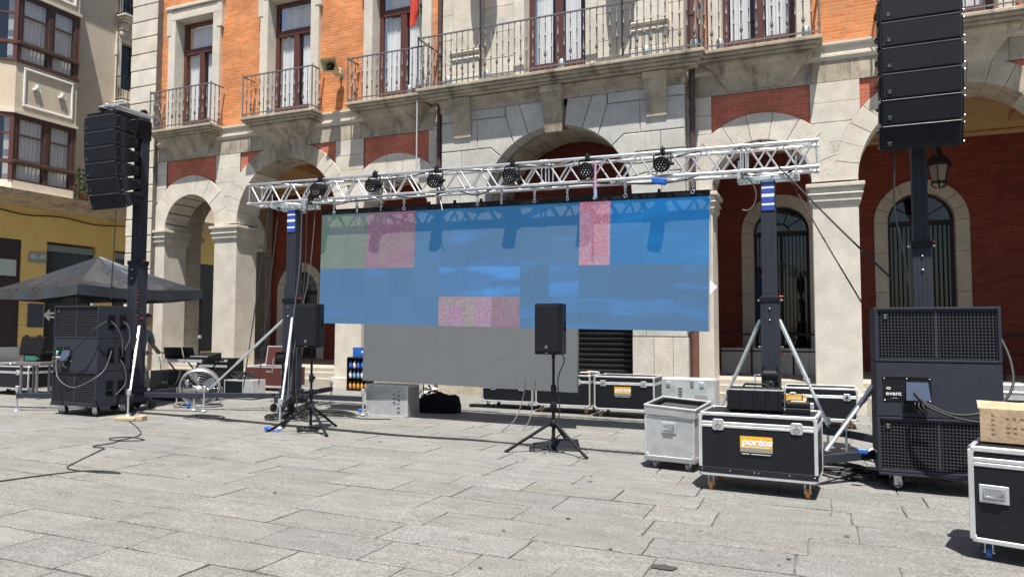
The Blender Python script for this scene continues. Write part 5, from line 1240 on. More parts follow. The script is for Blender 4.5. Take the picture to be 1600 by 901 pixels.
cable_thing("grey cable looping beside the rear handle of the top subwoofer by the tent", [(xr,9.02,1.72),(xr+.06,9.08,1.62),(xr+.07,9.10,1.40),(xr+.03,9.04,1.22)], .009, 'cable_grey')
cable_thing("grey cable hanging down the side of the lower subwoofers by the tent", [(xr,8.98,1.05),(xr+.05,9.04,.9),(xr+.06,9.06,.66),(xr+.03,8.96,.5),(xr,8.90,.45)], .009, 'cable_grey')
cable_thing("black cable looping from the event panel round the side of the stack", [(.86,8.08,1.0),(.95,8.02,.90),(1.2,8.0,.80),(1.5,8.05,.86),(1.68,8.15,1.05),(1.71,8.3,1.3),(1.66,8.5,1.55),(1.62,8.7,1.6)], .014, 'cable')
cable_thing("second black cable drooping from the event panel", [(.86,8.08,.98),(.98,8.0,.86),(1.25,7.98,.76),(1.6,8.05,.73),(1.72,8.3,.70)], .013, 'cable')

# ================================================================ TRIPOD SPEAKERS
def tripod(label, loc, rz, hz):
    t = thing("speaker_stand", label, "tripod stand", loc, rz)
    obj("pole", MB().tube((0,0,.10),(0,0,.62),.024,10), M['black'], t); obj("inner_pole", MB().tube((0,0,.62),(0,0,hz),.018,10), M['black'], t)
    obj("collar", MB().lathe([(.03,.53),(.04,.54),(.04,.62),(.03,.64)], n=12).lathe([(.03,.32),(.048,.33),(.048,.40),(.03,.41)], n=12), M['black'], t)
    obj("knob", MB().tube((0,.03,.80),(0,.075,.80),.022,8).tube((0,.03,.58),(0,.08,.58),.022,8), M['rubber'], t); obj("pole_clamp", MB().lathe([(.03,.74),(.036,.75),(.036,.84),(.028,.86)], n=12), M['black'], t)
    for k in range(3):
        a = rad(-90+60+120*k); c, s = math.cos(a), math.sin(a)
        l = obj("leg", MB().tube((c*.035,s*.035,.37),(c*.60,s*.60,.025),.0195,8), M['black'], t); obj("rubber_foot", MB().tube((c*.58,s*.58,.036),(c*.635,s*.635,.008),.021,8), M['rubber'], l)
        obj("spreader", MB().tube((c*.02,s*.02,.15),(c*.30,s*.30,.19),.009,6), M['black'], t)
    return t
def pa_speaker(label, loc, rz):
    t = thing("loudspeaker", label, "loudspeaker", loc, rz)
    w, h, d = .36, .655, .34
    c = MB(); poly = [(-w/2,0),(w/2,0),(w/2-.005,.10),(w/2-.075,d-.02),(w/2-.10,d),(-w/2+.10,d),(-w/2+.075,d-.02),(-w/2+.005,.10)]
    n = len(poly); V = []
    for z, s in ((0,.965),(.012,.99),(.03,1),(h-.03,1),(h-.012,.99),(h,.965)): V += [(x*s, d/2+(y-d/2)*s, z) for x, y in poly]
    c.add(V, [tuple(range(n))[::-1], tuple(range(5*n,6*n))]+[(k*n+i, k*n+(i+1)%n, (k+1)*n+(i+1)%n, (k+1)*n+i) for k in range(5) for i in range(n)])
    obj("cabinet", c, M['black'], t)
    obj("front_grille", MB().box(-w/2+.015,w/2-.015,-.012,.006,.03,h-.025,.012), M['grille'], t)
    obj("badge", MB().box(-.02,.02,-.016,-.011,.075,.115,.002), M['edge_lit'], t); obj("lower_badge", MB().box(-.018,.018,-.010,-.004,.012,.024,.002), M['edge_lit'], t)
    for z in (.24,.36): obj("side_rib", MB().box(w/2-.03,w/2-.018,.09,.22,z,z+.012,.003), M['badge'], t)
    obj("pole_socket", MB().tube((0,d*.5,-.05),(0,d*.5,.0),.024,10), M['black'], t); obj("side_handle", MB().box(w/2-.055,w/2-.035,.14,.26,.3,.42,.01), M['black_mesh'], t)
    return t
def stand_at(x, y, la, lb_, rs, bz):
    g = gz(x); tripod(la, (x, y, g), 0, bz-g); s = pa_speaker(lb_, (x, y, bz), rs); s.location = Vector((x, y, bz))+Vector((math.sin(rs)*.17, -math.cos(rs)*.17, 0)); return s
stand_at(-3.17, 8.87, "black tripod stand in front of the grey lower part of the video wall", "black loudspeaker on a tripod in front of the middle of the video wall", rad(-11), 1.28)
stand_at(-7.06, 8.90, "black tripod stand beside the lifting tower and the coiled cables", "black loudspeaker on a tripod in front of the lower corner of the video wall", rad(6), 1.32)
cable_thing("thin cable hanging from the loudspeaker down its tripod in front of the grey panels", [(-3.10,8.98,1.3),(-3.06,8.98,1.18),(-3.13,8.93,.95),(-3.11,8.93,.5),(-3.2,8.8,.12),(-3.05,8.7,.05)], .008)
fm_ = thing("shadow_wedge", "low black wedge standing in for the speaker shadow between the tripod legs", "box", (-3.10, 9.12, gz(-3.1)), .2); obj("case", MB().add([(-.19,-.14,0),(.19,-.14,0),(.19,.14,0),(-.19,.14,0),(-.17,-.12,.04),(.17,-.12,.04),(.16,.12,.12),(-.17,.12,.12)], [(3,2,1,0),(4,5,6,7),(0,1,5,4),(1,2,6,5),(2,3,7,6),(3,0,4,7)]), M['black'], fm_); obj("grille", MB().add([(-.15,-.115,.044),(.15,-.115,.044),(.145,.11,.121),(-.15,.11,.121)], [(0,1,2,3)]), M['grille'], fm_)  # black wedge added in place of the loudspeaker's shadow on the paving
def coil(label, x, y, r, n, rr=.010, m='cable', squash=1.0, seed=1):
    q = random.Random(seed); z = gz(x); pts = []
    for i in range(n*8):
        a = i*math.pi/4; k = r*(1+q.uniform(-.22,.22)); pts.append((x+k*math.cos(a)+.02*q.uniform(-1,1), y+k*squash*math.sin(a), z+rr+.004+q.random()*.02+i*.0012))
    pts += [(x+r*1.6, y-r*.4, z+rr+.003), (x+r*2.6, y-r*.1, z+rr+.003)]
    return cable_thing(label, pts, rr, m, "cable_coil", 4)
coil("small coil of black cable lying at the foot of the tripod in the middle", -3.35, 8.86, .13, 3, .008, seed=2); coil("tangle of black cable on the paving beside the subwoofers with the event panel", .22, 8.95, .24, 7, .012, squash=1.2, seed=3)
coil("second tangle of black cable partly under the event subwoofer stack", .46, 8.72, .18, 5, .012, seed=9)
coil("black cable tangle at the foot of the lifting tower beside the tripod", -8.35, 9.9, .34, 6, .011, squash=.8, seed=4); coil("small black cable tangle between the legs of the tripod beside the tower", -7.05, 8.82, .13, 4, .009, seed=5)
coil("loose black cable loops on the shaded paving beside the silver case", -8.0, 10.6, .5, 4, .010, squash=.5, seed=6); coil("blue cable coil on the paving in front of the lifting tower", -7.62, 8.66, .07, 3, .010, 'blue', seed=7)
coil("black cable loops on the paving behind the drum fan", -9.6, 9.3, .36, 3, .009, squash=.5, seed=12)

# ================================================================ FLIGHT CASES
def flight_case(label, loc, rz, w, d, h, wheel='orange_wheel', panel='lam', base=.13, lid=.14, latches=(), handles=(), sticker=None, cat="flight case", group=None, edge=.026, inset=None, kick=False, wr=.045):
    """local frame: x across, y depth (0 = front), z from the ground; body stands on casters"""
    t = thing("flight_case", label, cat, loc, rz, group); z0, z1 = base, base+h; zl = z1-lid; e = edge
    obj("body", MB().box(-w/2+.004,w/2-.004,.004,d-.004,z0+.004,zl-.002), M[panel], t); obj("lid", MB().box(-w/2+.004,w/2-.004,.004,d-.004,zl+.002,z1-.004), M[panel], t)
    def edge_(x0,x1,y0,y1,za,zb_): obj("edge_trim", MB().box(x0,x1,y0,y1,za,zb_,.004), M['alu_flat'], t)
    for (za, zb_) in ((z0, z0+e), (z1-e, z1), (zl-e*.95, zl-.002), (zl+.002, zl+e*.95)):
        if za > z1-e-.001 and False: continue
        edge_(-w/2+e,w/2-e,-.002,.010,za,zb_); edge_(-w/2+e,w/2-e,d-.010,d+.002,za,zb_); edge_(-w/2-.002,-w/2+.010,e,d-e,za,zb_); edge_(w/2-.010,w/2+.002,e,d-e,za,zb_)
    for x in (-w/2, w/2-e):
        for y in (0, d-e):
            edge_(x-.0025 if x < 0 else x, x+e+.0025 if x > 0 else x+e, y-.0025 if y == 0 else y, y+e+.0025 if y else y+e, z0+.02, z1-.02)
    for za in (z1-.006,):
        edge_(-w/2+e,w/2-e,0,e,za,z1+.003); edge_(-w/2+e,w/2-e,d-e,d,za,z1+.003); edge_(-w/2,-w/2+e,e,d-e,za,z1+.003); edge_(w/2-e,w/2,e,d-e,za,z1+.003)
    cn_ = MB().lathe([(.001,.044),(.022,.040),(.036,.026),(.042,.0),(.036,-.026),(.022,-.040),(.001,-.044)], n=10); cme = cn_.mesh("corner", M['alu'])
    for x in (-w/2+.026, w/2-.026):
        for y in (.026, d-.026):
            for z in (z0+.026, z1-.022): cq = link("corner", cme, t, (x,y,z)); cq.scale = (.74,.74,.74)
    if kick: obj("kick_strip", MB().box(-w/2-.004,w/2+.004,-.005,.004,z0+.03,z0+.085,.002), M['badge'], t); [obj("screw", MB().lathe([(.001,-.010),(.006,-.008),(.007,-.004)], (x,0,z0+.06), 6, axis='y'), M['chrome'], t) for x in (-w/2+.03,-w/2+.3,-.02,.02,w/2-.25,w/2-.03)]
    for x in latches:
        p = MB(); s = .055
        p.prism([(x-s,zl-s*.75),(x-s*.75,zl-s),(x+s*.75,zl-s),(x+s,zl-s*.75),(x+s,zl+s*.75),(x+s*.75,zl+s),(x-s*.75,zl+s),(x-s,zl+s*.75)], -.009, -.001, .003)
        la = obj("latch", p, M['galv'], t); obj("butterfly", MB().tube((x,-.008,zl),(x,-.020,zl),.020,10).box(x-.034,x+.034,-.020,-.014,zl-.008,zl+.008,.003).box(x-.01,x+.01,-.018,-.010,zl-.04,zl+.045,.003), M['chrome'], la)
    for (x, z) in handles:
        p = MB().box(x-.088,x+.088,-.008,-.001,z-.062,z+.062,.006); ha = obj("handle_dish", p, M['galv'], t)
        obj("recess", MB().box(x-.066,x+.066,-.0105,-.008,z-.040,z+.040,.001), M['wheel_grey'], ha); obj("grip", MB().path([(x-.055,-.012,z+.018),(x-.055,-.022,z-.02),(x+.055,-.022,z-.02),(x+.055,-.012,z+.018)], .008, 6, sub=1), M['chrome'], ha)
    if sticker:
        x, z, sw, sh_, txt = sticker
        s_ = obj("sticker", MB().box(x-sw/2,x+sw/2,-.0035,.003,z-sh_*.10,z+sh_/2), M['sticker'], t); obj("sticker_band", MB().box(x-sw/2,x+sw/2,-.0032,.003,z-sh_*.32,z-sh_*.10), M['grey_band'], t); obj("sticker_foot", MB().box(x-sw/2,x+sw/2,-.003,.003,z-sh_/2,z-sh_*.32), M['badge'], t)
        text_mesh("lettering", txt, sw*.30, M['white_print'], t, Matrix.Translation((x+sw*.02, -.0045, z+sh_*.20)) @ FRONT, ext=.0008, shear=.18, bold=.0046*sw/.3, sx=1.15)
        b = MB()
        for k in range(17): b.box(x-sw*.42+sw*.05*k, x-sw*.42+sw*.05*k+sw*.03, -.0042, -.0030, z-sh_*.07, z-sh_*.02)
        for k in range(4): b.box(x-sw*.44+sw*.06*k, x-sw*.44+sw*.06*k+sw*.04, -.0042, -.0030, z-sh_*.44, z-sh_*.39)
        b.box(x-sw*.16, x+sw*.44, -.0042, -.0030, z-sh_*.43, z-sh_*.40); obj("small_print", b, M['white_print'], t)
    if wheel:
        for x in (-w/2+.10, w/2-.10):
            for y in (.09, d-.09):
                c_ = obj("caster", MB().box(x-.045,x+.045,y-.04,y+.04,z0-.008,z0-.001).box(x-.026,x-.020,y-.025,y+.03,wr,z0-.008).box(x+.020,x+.026,y-.025,y+.03,wr,z0-.008), M['galv'], t)
                obj("wheel", MB().tube((x-.017,y,wr),(x+.017,y,wr),wr-.002,14), M[wheel], c_); obj("axle", MB().tube((x-.034,y,wr),(x+.034,y,wr),.009,6), M['chrome'], c_)
    return t
M['grey_band'] = mat("sticker_band", (.28,.27,.22), .5)
flight_case("black flight case on orange wheels with an orange sticker reading portos", (-.57, 7.43, gz(-.6)), rad(-4), 1.10, .66, .62, latches=(-.36,.37), sticker=(.0,.47,.30,.185,"portos"), kick=True, base=.155, lid=.115, edge=.03, wr=.052)
# things on top of it
hc = thing("ribbed_case", "ribbed black plastic case lying on the flight case with the portos sticker", "equipment case", (-.59, 7.62, .778)); obj("shell", MB().box(-.27,.27,0,.24,0,.245,.03), M['black'], hc)
for x in (-.235,-.12,.0,.12,.235): obj("rib", MB().box(x-.018,x+.018,-.012,.0,.02,.225,.006), M['black'], hc)
obj("handle", MB().path([(-.12,.10,.245),(-.10,.10,.275),(.10,.10,.275),(.12,.10,.245)], .012, 6, sub=1), M['black'], hc); obj("seam", MB().box(-.272,.272,-.003,.243,.215,.230,.004), M['wheel_grey'], hc)
for x in (-.262,.262):
    for z in (.05,.12,.19): obj("latch", MB().box(x-.012,x+.012,-.016,.03,z-.015,z+.015,.004), M['badge'], hc)
bx_ = thing("small_black_box", "small flat black box with orange stickers on the portos flight case", "box", (-.19, 7.66, .778)); obj("lower_shell", MB().box(-.12,.11,0,.22,0,.055,.008), M['black'], bx_); obj("upper_shell", MB().box(-.118,.108,.002,.218,.058,.115,.012), M['black'], bx_); obj("sticker", MB().box(-.07,.07,.05,.15,.1155,.117), M['sticker'], bx_); obj("sticker_print", MB().box(-.05,.05,.08,.12,.117,.1175), M['white_print'], bx_)
flight_case("black flight case with an orange sticker half hidden behind the ribbed case", (.02, 13.0, gz(0)), .0, 1.12, .75, .52, latches=(-.42,.40), sticker=(-.36,.42,.30,.185,"portos"), base=.13, lid=.14)
sg = thing("open_lid_sign", "orange portos sticker on the raised lid edge behind the small black box", "sticker", (-.235, 7.90, .86)); obj("sticker", MB().box(-.075,.075,0,.006,.01,.085), M['sticker'], sg); obj("board", MB().box(-.085,.085,.006,.02,-.08,.09,.004), M['black'], sg)
text_mesh("lettering", "portos", .045, M['white_print'], sg, Matrix.Translation((0,-.002,.05)) @ FRONT, ext=.0006, shear=.18, bold=.001)
# grey trunk with its lid lying askew on top
tk = flight_case("silver grey flight trunk on grey wheels beside the black portos case", (-1.575, 8.30, gz(-1.6)), rad(-8), .58, .60, .50, wheel='wheel_grey', panel='silver_panel', base=.135, lid=.03, handles=((.0,.48),), edge=.018, wr=.05)
for o_ in [c for c in tk.children if c.name.startswith('lid')]: pass
obj("kick_strip", MB().box(-.295,.295,-.006,.604,.095,.15,.004), M['wheel_grey'], tk)
ld_ = thing("case_lid", "open grey case lid lined with black foam lying tilted on the silver trunk", "case lid", (-1.57, 8.285, .590)); ld_.rotation_euler = (rad(4), rad(3.2), rad(-8))
ld_.location.z += .035
w, d, h = .60, .63, .10
obj("tray", MB().box(-w/2,w/2,0,d,0,.012).box(-w/2,w/2,0,.012,.012,h).box(-w/2,w/2,d-.012,d,.012,h).box(-w/2,-w/2+.012,.012,d-.012,.012,h).box(w/2-.012,w/2,.012,d-.012,.012,h), M['silver_panel'], ld_)
obj("foam", MB().box(-w/2+.06,w/2-.06,.06,d-.06,.012,.045,.008), M['foam'], ld_); obj("foam_wall", MB().box(-w/2+.012,w/2-.012,.012,.06,.012,h-.012).box(-w/2+.012,w/2-.012,d-.06,d-.012,.012,h-.012).box(-w/2+.012,-w/2+.06,.06,d-.06,.012,h-.012).box(w/2-.06,w/2-.012,.06,d-.06,.012,h-.012), M['black_cloth'], ld_)
obj("rim", MB().box(-w/2-.006,w/2+.006,-.006,.02,h-.012,h+.006,.003).box(-w/2-.006,w/2+.006,d-.02,d+.006,h-.012,h+.006,.003).box(-w/2-.006,-w/2+.02,.02,d-.02,h-.012,h+.006,.003).box(w/2-.02,w/2+.006,.02,d-.02,h-.012,h+.006,.003), M['alu_flat'], ld_)
# big case with the cardboard box
flight_case("large black flight case on blue wheels with silver dish handles under the cardboard box", (1.56, 5.86, gz(1.5)), rad(-17), 1.24, .62, .665, wheel='blue_wheel', base=.13, lid=.105, handles=((-.47,.475),(-.21,.475),(.21,.475),(.47,.475)), edge=.033, wr=.05)
cb_ = thing("cardboard_box", "torn open brown cardboard box on the large flight case with blue wheels", "cardboard box", (1.35, 6.16, .795), rad(-18))
obj("box", MB().box(-.28,.28,0,.01,.0,.235).box(-.28,.28,.30,.31,0,.24).box(-.28,-.27,.01,.30,0,.24).box(.27,.28,.01,.30,0,.24).box(-.27,.27,.01,.30,0,.01), M['card'], cb_)
obj("flap", MB().add([(-.29,.0,.235),(.28,.0,.235),(.28,.10,.275),(-.31,.09,.285),(-.29,.0,.24),(.28,.0,.24),(.28,.10,.28),(-.31,.09,.29)], [(0,1,2,3),(7,6,5,4),(0,4,5,1),(1,5,6,2),(2,6,7,3),(3,7,4,0)]), M['card'], cb_)
obj("flap", MB().add([(-.28,.01,.23),(-.28,.29,.24),(-.31,.27,.20),(-.315,.03,.19)], [(0,1,2,3)]), M['card'], cb_)
pr = MB(); q = random.Random(4)
for r_ in range(4):
    for k in range(9):
        if q.random() < .75: pr.box(-.12+.042*k, -.12+.042*k+q.uniform(.015,.035), -.0015, .0, .17-.033*r_, .182-.033*r_)
for k in range(5): pr.box(-.21,-.19,-.0015,0,.19-.034*k,.20-.034*k)
pq_ = obj("printing", pr, mat("brown_print", (.22,.13,.07), .9), cb_); pq_["kind"] = "stuff"
# row of cases under and beside the screen
flight_case("low black flight case under the grey panels, first of the row from the black bag", (-5.62, 13.02, gz(-5.6)), .0, 1.08, .70, .40, wheel='rubber', base=.14, lid=.12, latches=(-.3,.3), group="black flight cases in a row under the video wall")
flight_case("black flight case with white cables on its lid, second of its row", (-4.42, 12.86, gz(-4.4)), .0, 1.08, .70, .58, base=.14, lid=.13, latches=(-.3,.30), group="black flight cases in a row under the video wall")
flight_case("black flight case with an orange sticker, end of the row beside the galvanised box", (-3.21, 12.70, gz(-3.2)), .0, 1.10, .70, .60, base=.14, lid=.13, latches=(-.38,.36), sticker=(-.02,.46,.30,.19,"portos"), group="black flight cases in a row under the video wall")
wc = thing("loose_cables", "loose white and orange cables lying on a black flight case lid", "cable", (-4.0, 13.05, .745)); q = random.Random(6)
for mm, n, oo in (('pvc', 6, 0), ('orange_wheel', 4, .12), ('cable', 7, -.2), ('pvc', 5, .22)): obj("cord", MB().path([(oo+q.uniform(-.16,.16), q.uniform(-.15,.15), .014+q.random()*.07) for i in range(n)], .014, 6), M[mm], wc)
gbx = thing("galvanised_box", "pale galvanised metal box with latches and stencil marks behind the trunk", "equipment box", (-2.28, 13.9, gz(-2.3)))
obj("body", MB().box(-.50,.50,0,.5,.02,.66,.015), mat("pale_galv", (.50,.54,.55), .5, .35, var=.22, scale=5), gbx)
obj("side_panel", MB().box(.503,.52,.0,.5,.02,.64,.004), M['stone_grey'], gbx)
for x in (-.36,.26): obj("latch", MB().box(x-.045,x+.045,-.012,.0,.50,.60,.004).tube((x,-.012,.55),(x,-.024,.55),.022,8), M['galv'], gbx)
obj("latch", MB().box(.05,.11,-.012,.0,.50,.62,.004), M['iron'], gbx); obj("latch", MB().box(-.42,-.34,-.012,0,.24,.30,.004), M['galv'], gbx); obj("lower_marking", MB().box(.13,.36,-.002,0,.26,.36), M['grey_print'], gbx)
st_ = MB(); q = random.Random(9)
for k in range(5): st_.box(-.18+q.uniform(0,.01),-.10,-.0015,0,.25+.05*k,.28+.05*k)
obj("stencil_marks", st_, M['black_print'], gbx)
# silver case with rotated stencil
sc_ = thing("silver_case", "upright silver case stencilled with rotated letters below the grey panels", "equipment case", (-7.06, 10.97, gz(-7.1)), -.02)
obj("body", MB().box(-.43,.43,0,.38,.012,.545,.006), M['silver_panel'], sc_)
for x0,x1,z0,z1 in ((-.44,.44,.0,.02),(-.44,.44,.537,.557),(-.44,-.42,.02,.537),(.42,.44,.02,.537)): obj("edge_trim", MB().box(x0,x1,-.004,.39,z0,z1,.003), M['alu_flat'], sc_)
for x in (-.405,.405):
    for z in (.035,.52): obj("corner", MB().box(x-.03,x+.03,-.008,.03,z-.03,z+.03,.006), M['galv'], sc_)
obj("side_panel", MB().box(.441,.446,.02,.36,.03,.52), M['wheel_grey'], sc_)
for s_, x in (("CABLES", .255), ("LED", .165)):
    for i, ch in enumerate(s_): text_mesh("lettering", ch, .075, M['black_print'], sc_, Matrix.Translation((x, -.003, (.44 if len(s_) > 3 else .385)-.071*i)) @ FRONT @ Matrix.Rotation(-math.pi/2, 4, 'Z'), ext=.0008, bold=.001)
bg_ = thing("black_bag", "crumpled black canvas bag lying in the shade beside the stencilled silver case", "bag", (-6.55, 12.0, gz(-6.5)), .1)
b_ = MB(); q = random.Random(12); n1, n2 = 12, 20; V = []
for i in range(n1+1):
    t = i/n1
    for j in range(n2):
        a = 2*math.pi*j/n2; cx_, sy_ = math.cos(a), math.sin(a); k = (abs(cx_)**4+abs(sy_)**4)**-.25; rr = 1-.18*t**3
        V.append((.40*k*cx_*rr*(.02+.98*math.sin(min(1,(1-t)*3.5)*math.pi/2)), .22*k*sy_*rr*(.02+.98*math.sin(min(1,(1-t)*3.5)*math.pi/2)), .34*t+(.03*math.sin(j*2.1+i)+.02*q.uniform(-1,1))*(t > .1)))
b_.add(V, [(i*n2+j, i*n2+(j+1)%n2, (i+1)*n2+(j+1)%n2, (i+1)*n2+j) for i in range(n1) for j in range(n2)], 0, True); obj("bag", b_, M['black_cloth'], bg_); obj("strap", MB().path([(-.25,-.15,.30),(-.1,-.2,.40),(.1,-.2,.38),(.22,-.15,.30)], .014, 5), M['black_cloth'], bg_)
pb = thing("power_strip", "small black power strip on the paving in front of the stone base", "power strip", (-6.2, 13.1, gz(-6.2))); obj("strip", MB().box(-.26,.26,-.05,.05,0,.06,.01), M['black'], pb); obj("socket", MB().box(-.2,.2,-.03,.03,.06,.065), M['badge'], pb)
wbag = thing("plastic_bag", "crumpled white plastic bag with cables behind the silver case", "plastic bag", (-7.05, 12.35, gz(-7))); q = random.Random(2); f_ = MB()
for k in range(26): c = Vector((q.uniform(-.16,.16), q.uniform(-.1,.1), q.uniform(.05,.42))); f_.add([c+Vector((q.uniform(-.12,.12), q.uniform(-.1,.1), q.uniform(-.1,.1))) for _ in range(3)], [(0,1,2)])
obj("film", f_, M['white'], wbag); obj("cord", MB().path([(q.uniform(-.2,.25), q.uniform(-.2,0), q.uniform(.05,.5)) for _ in range(9)], .011, 5), M['cable'], wbag)
# snack rack beside the pillar
rk = thing("bottle_rack", "black rack of drinks with a blue header leaning by the arcade pillar", "display rack", (-10.45, 14.9, gz(-10.5)))
obj("frame", MB().box(-.30,-.28,0,.3,0,.82).box(.28,.30,0,.3,0,.82).box(-.28,.28,.28,.30,0,.82), M['black'], rk)
for z in (.02,.29,.53,.79): obj("shelf", MB().box(-.28,.28,0,.28,z,z+.015), M['black'], rk)
obj("header", MB().box(-.20,.30,.1,.13,.83,1.06,.005), M['blue'], rk); obj("header_print", MB().box(.05,.26,.097,.1,.93,.97), M['white_print'], rk)
bcols = [mat("bottle_red", (.5,.05,.04), .3), mat("bottle_white", (.75,.75,.78), .3), mat("bottle_blue", (.05,.16,.55), .3), mat("bottle_cyan", (.25,.45,.7), .3), mat("bottle_orange", (.65,.30,.06), .3)]
bm_ = {}
q = random.Random(3)
names = {0:"red",1:"white",2:"blue",3:"pale blue",4:"orange"}
for r_, z in enumerate((.04,.31,.55)):
    for k in range(5):
        ci = (4 if r_ == 0 else q.choice((1,2,3)) if r_ == 1 else q.choice((0,1,2)))
        if ci not in bm_: bm_[ci] = MB().lathe([(.036,0),(.042,.01),(.042,.11),(.03,.14),(.014,.165),(.014,.19)], n=8).mesh("bottle", bcols[ci])
        b = link("bottle", bm_[ci], None, (-10.45-.23+.115*k, 14.97, gz(-10.5)+z)); tag(b, "%s drink bottle, %s along the %s shelf of the rack by the pillar" % (names[ci], ("first","second","third","fourth","fifth")[k], ("lowest","middle","upper")[r_]), "bottle", "bottles on the drinks rack")
# maroon cases near the wide arch
def maroon(label, loc, w, d, h, rx=0, sticker=False):
    t = thing("maroon_case", label, "flight case", loc, .03); t.rotation_euler.x = rx
    obj("body", MB().box(-w/2,w/2,0,d,.01,h-.01), M['maroon'], t); e = .025
    for z in (0, h-e): obj("edge_trim", MB().box(-w/2-.004,w/2+.004,-.004,e,z,z+e,.003).box(-w/2-.004,-w/2+e,e,d,z,z+e,.003).box(w/2-e,w/2+.004,e,d,z,z+e,.003), M['alu_flat'], t)
    for x in (-w/2-.003, w/2-e+.003): obj("edge_trim", MB().box(x,x+e,-.003,e-.003,e,h-e,.003), M['alu_flat'], t)
    if sticker: obj("green_label", MB().box(w/2-.26,w/2-.10,-.006,0,h*.6,h*.85), mat("green_label", (.06,.45,.28), .5), t)
    else: obj("white_label", MB().box(w/2-.14,w/2-.08,-.006,0,h*.5,h*.85), M['white'], t)
    return t
maroon("open maroon flight case with a green label behind the lifting tower", (-12.3, 13.85, gz(-12.3)+.1), 1.35, .55, .48, 0, True); maroon("maroon case lid standing upright on the maroon flight case", (-12.1, 14.1, gz(-12.3)+.585), .98, .12, .50, rad(-10))
kb = thing("small_flight_case", "small silver edged flight case with cables on its lid beside the drum fan", "flight case", (-11.45, 12.0, gz(-11.4))); obj("body", MB().box(-.38,.38,0,.4,.04,.40), M['lam'], kb)
for x0,x1,z0,z1 in ((-.39,.39,.02,.05),(-.39,.39,.38,.41),(-.39,-.36,.05,.38),(.12,.39,.05,.38)): obj("edge_trim", MB().box(x0,x1,-.006,.40,z0,z1,.004), M['alu_flat'], kb)
for x in (.17,.33): obj("corner", MB().box(x-.03,x+.03,-.012,0,.10,.30,.004), M['galv'], kb)
kc = thing("heap_of_cables", "heap of black cables lying on the small flight case beside the drum fan", "cable", (-11.5, 12.15, gz(-11.4)+.412)); q = random.Random(5); obj("cord", MB().path([(q.uniform(-.3,.3), q.uniform(-.12,.15), .02+q.random()*.13) for i in range(22)], .014, 5), M['cable'], kc)
# drum fan
fn = thing("drum_fan", "silver drum fan with chrome wire guard standing on the paving by the tower legs", "fan", (-11.1, 10.62, gz(-11.1)), rad(38)); fn.scale = (1.3,1.3,1.3); mx = Matrix.Translation((0,0,.29)) @ Matrix.Rotation(rad(18), 4, 'X')
f_ = MB(); nn = 28
V = [(r_*math.cos(2*math.pi*k/nn), y_, r_*math.sin(2*math.pi*k/nn)) for (r_, y_) in ((.272,-.06),(.285,-.06),(.285,.08),(.272,.08)) for k in range(nn)]
f_.add(V, [(i*nn+k, i*nn+(k+1)%nn, ((i+1)%4)*nn+(k+1)%nn, ((i+1)%4)*nn+k) for i in range(4) for k in range(nn)], 0, True); f_.xf(mx); obj("drum", f_, M['alu'], fn)
gd = MB()
for r_ in (.06,.10,.14,.18,.22,.255): gd.path([(r_*math.cos(a), -.075+.02*(r_/.26)**2, r_*math.sin(a)) for a in [2*math.pi*k/24 for k in range(24)]], .0035, 4, closed=True, sub=1)
for k in range(10): a = 2*math.pi*k/10; gd.tube((.04*math.cos(a),-.078,.04*math.sin(a)),(.28*math.cos(a),-.055,.28*math.sin(a)),.0035,4)
gd.xf(mx); o = obj("guard", gd, M['chrome'], fn); o['kind'] = 'stuff'; hb = MB().lathe([(.001,-.095),(.04,-.09),(.05,-.075)], n=14, axis='y'); hb.xf(mx); obj("hub", hb, M['white'], fn)
for k in range(4):
    a = math.pi/2*k+.4; bl = MB(); V = []
    for r_, wd_ in ((.05,.05),(.14,.10),(.25,.13)): V += [(r_*math.cos(a-wd_/r_*.5), -.03, r_*math.sin(a-wd_/r_*.5)), (r_*math.cos(a+wd_/r_*.5), .03, r_*math.sin(a+wd_/r_*.5))]
    bl.add(V, [(0,1,3,2),(2,3,5,4)]); bl.xf(mx); obj("blade", bl, mat("pale_blade", (.66,.69,.73), .35, .2), fn)
obj("stand", MB().path([(-.31,.0,.29),(-.31,.0,.05),(-.28,-.14,.015),(.28,-.14,.015),(.31,.0,.05),(.31,.0,.29)], .014, 6, sub=2).path([(-.28,.16,.015),(.28,.16,.015)], .014, 6, sub=1).tube((-.31,0,.05),(-.28,.16,.015),.014,6).tube((.31,0,.05),(.28,.16,.015),.014,6), M['iron'], fn)

# ================================================================ TENT AND MIXING DESK
A_ = Vector((-15.2, 11.0, 0)); eu = Vector((.19,.98,0)).normalized(); ev = Vector((-.98,.19,0)).normalized()
TW, TD = 4.4, 3.05; ZE = 2.34+gz(-16); ZP = 3.33
tent = thing("pop_up_tent", "black pop-up tent with a pointed roof over the mixing desk beside the cream building", "tent", A_)
cor_ = [Vector((0,0,0)), eu*TD, eu*TD+ev*TW, ev*TW]; ctr = (cor_[0]+cor_[2])/2
def tent_pt(i, s, t):
    """triangle i of the roof: s along the eave, t up to the peak, cloth sagging between the ribs"""
    a, b = cor_[i], cor_[(i+1)%4]; e = a.lerp(b, s); p = e.lerp(ctr, t); z = ZE+(ZP-ZE)*(t**1.12)
    sag = -.16*math.sin(math.pi*s)*math.sin(math.pi*min(1,t*.9+.08))-.03*math.sin(math.pi*s)*(1-t)
    wr = .014*math.sin(s*41+t*9)*math.sin(math.pi*s)*math.sin(math.pi*t)*1.6+.02*math.sin(s*13-t*17)*math.sin(math.pi*t)*math.sin(math.pi*s)
    return Vector((p.x, p.y, z+sag+wr))
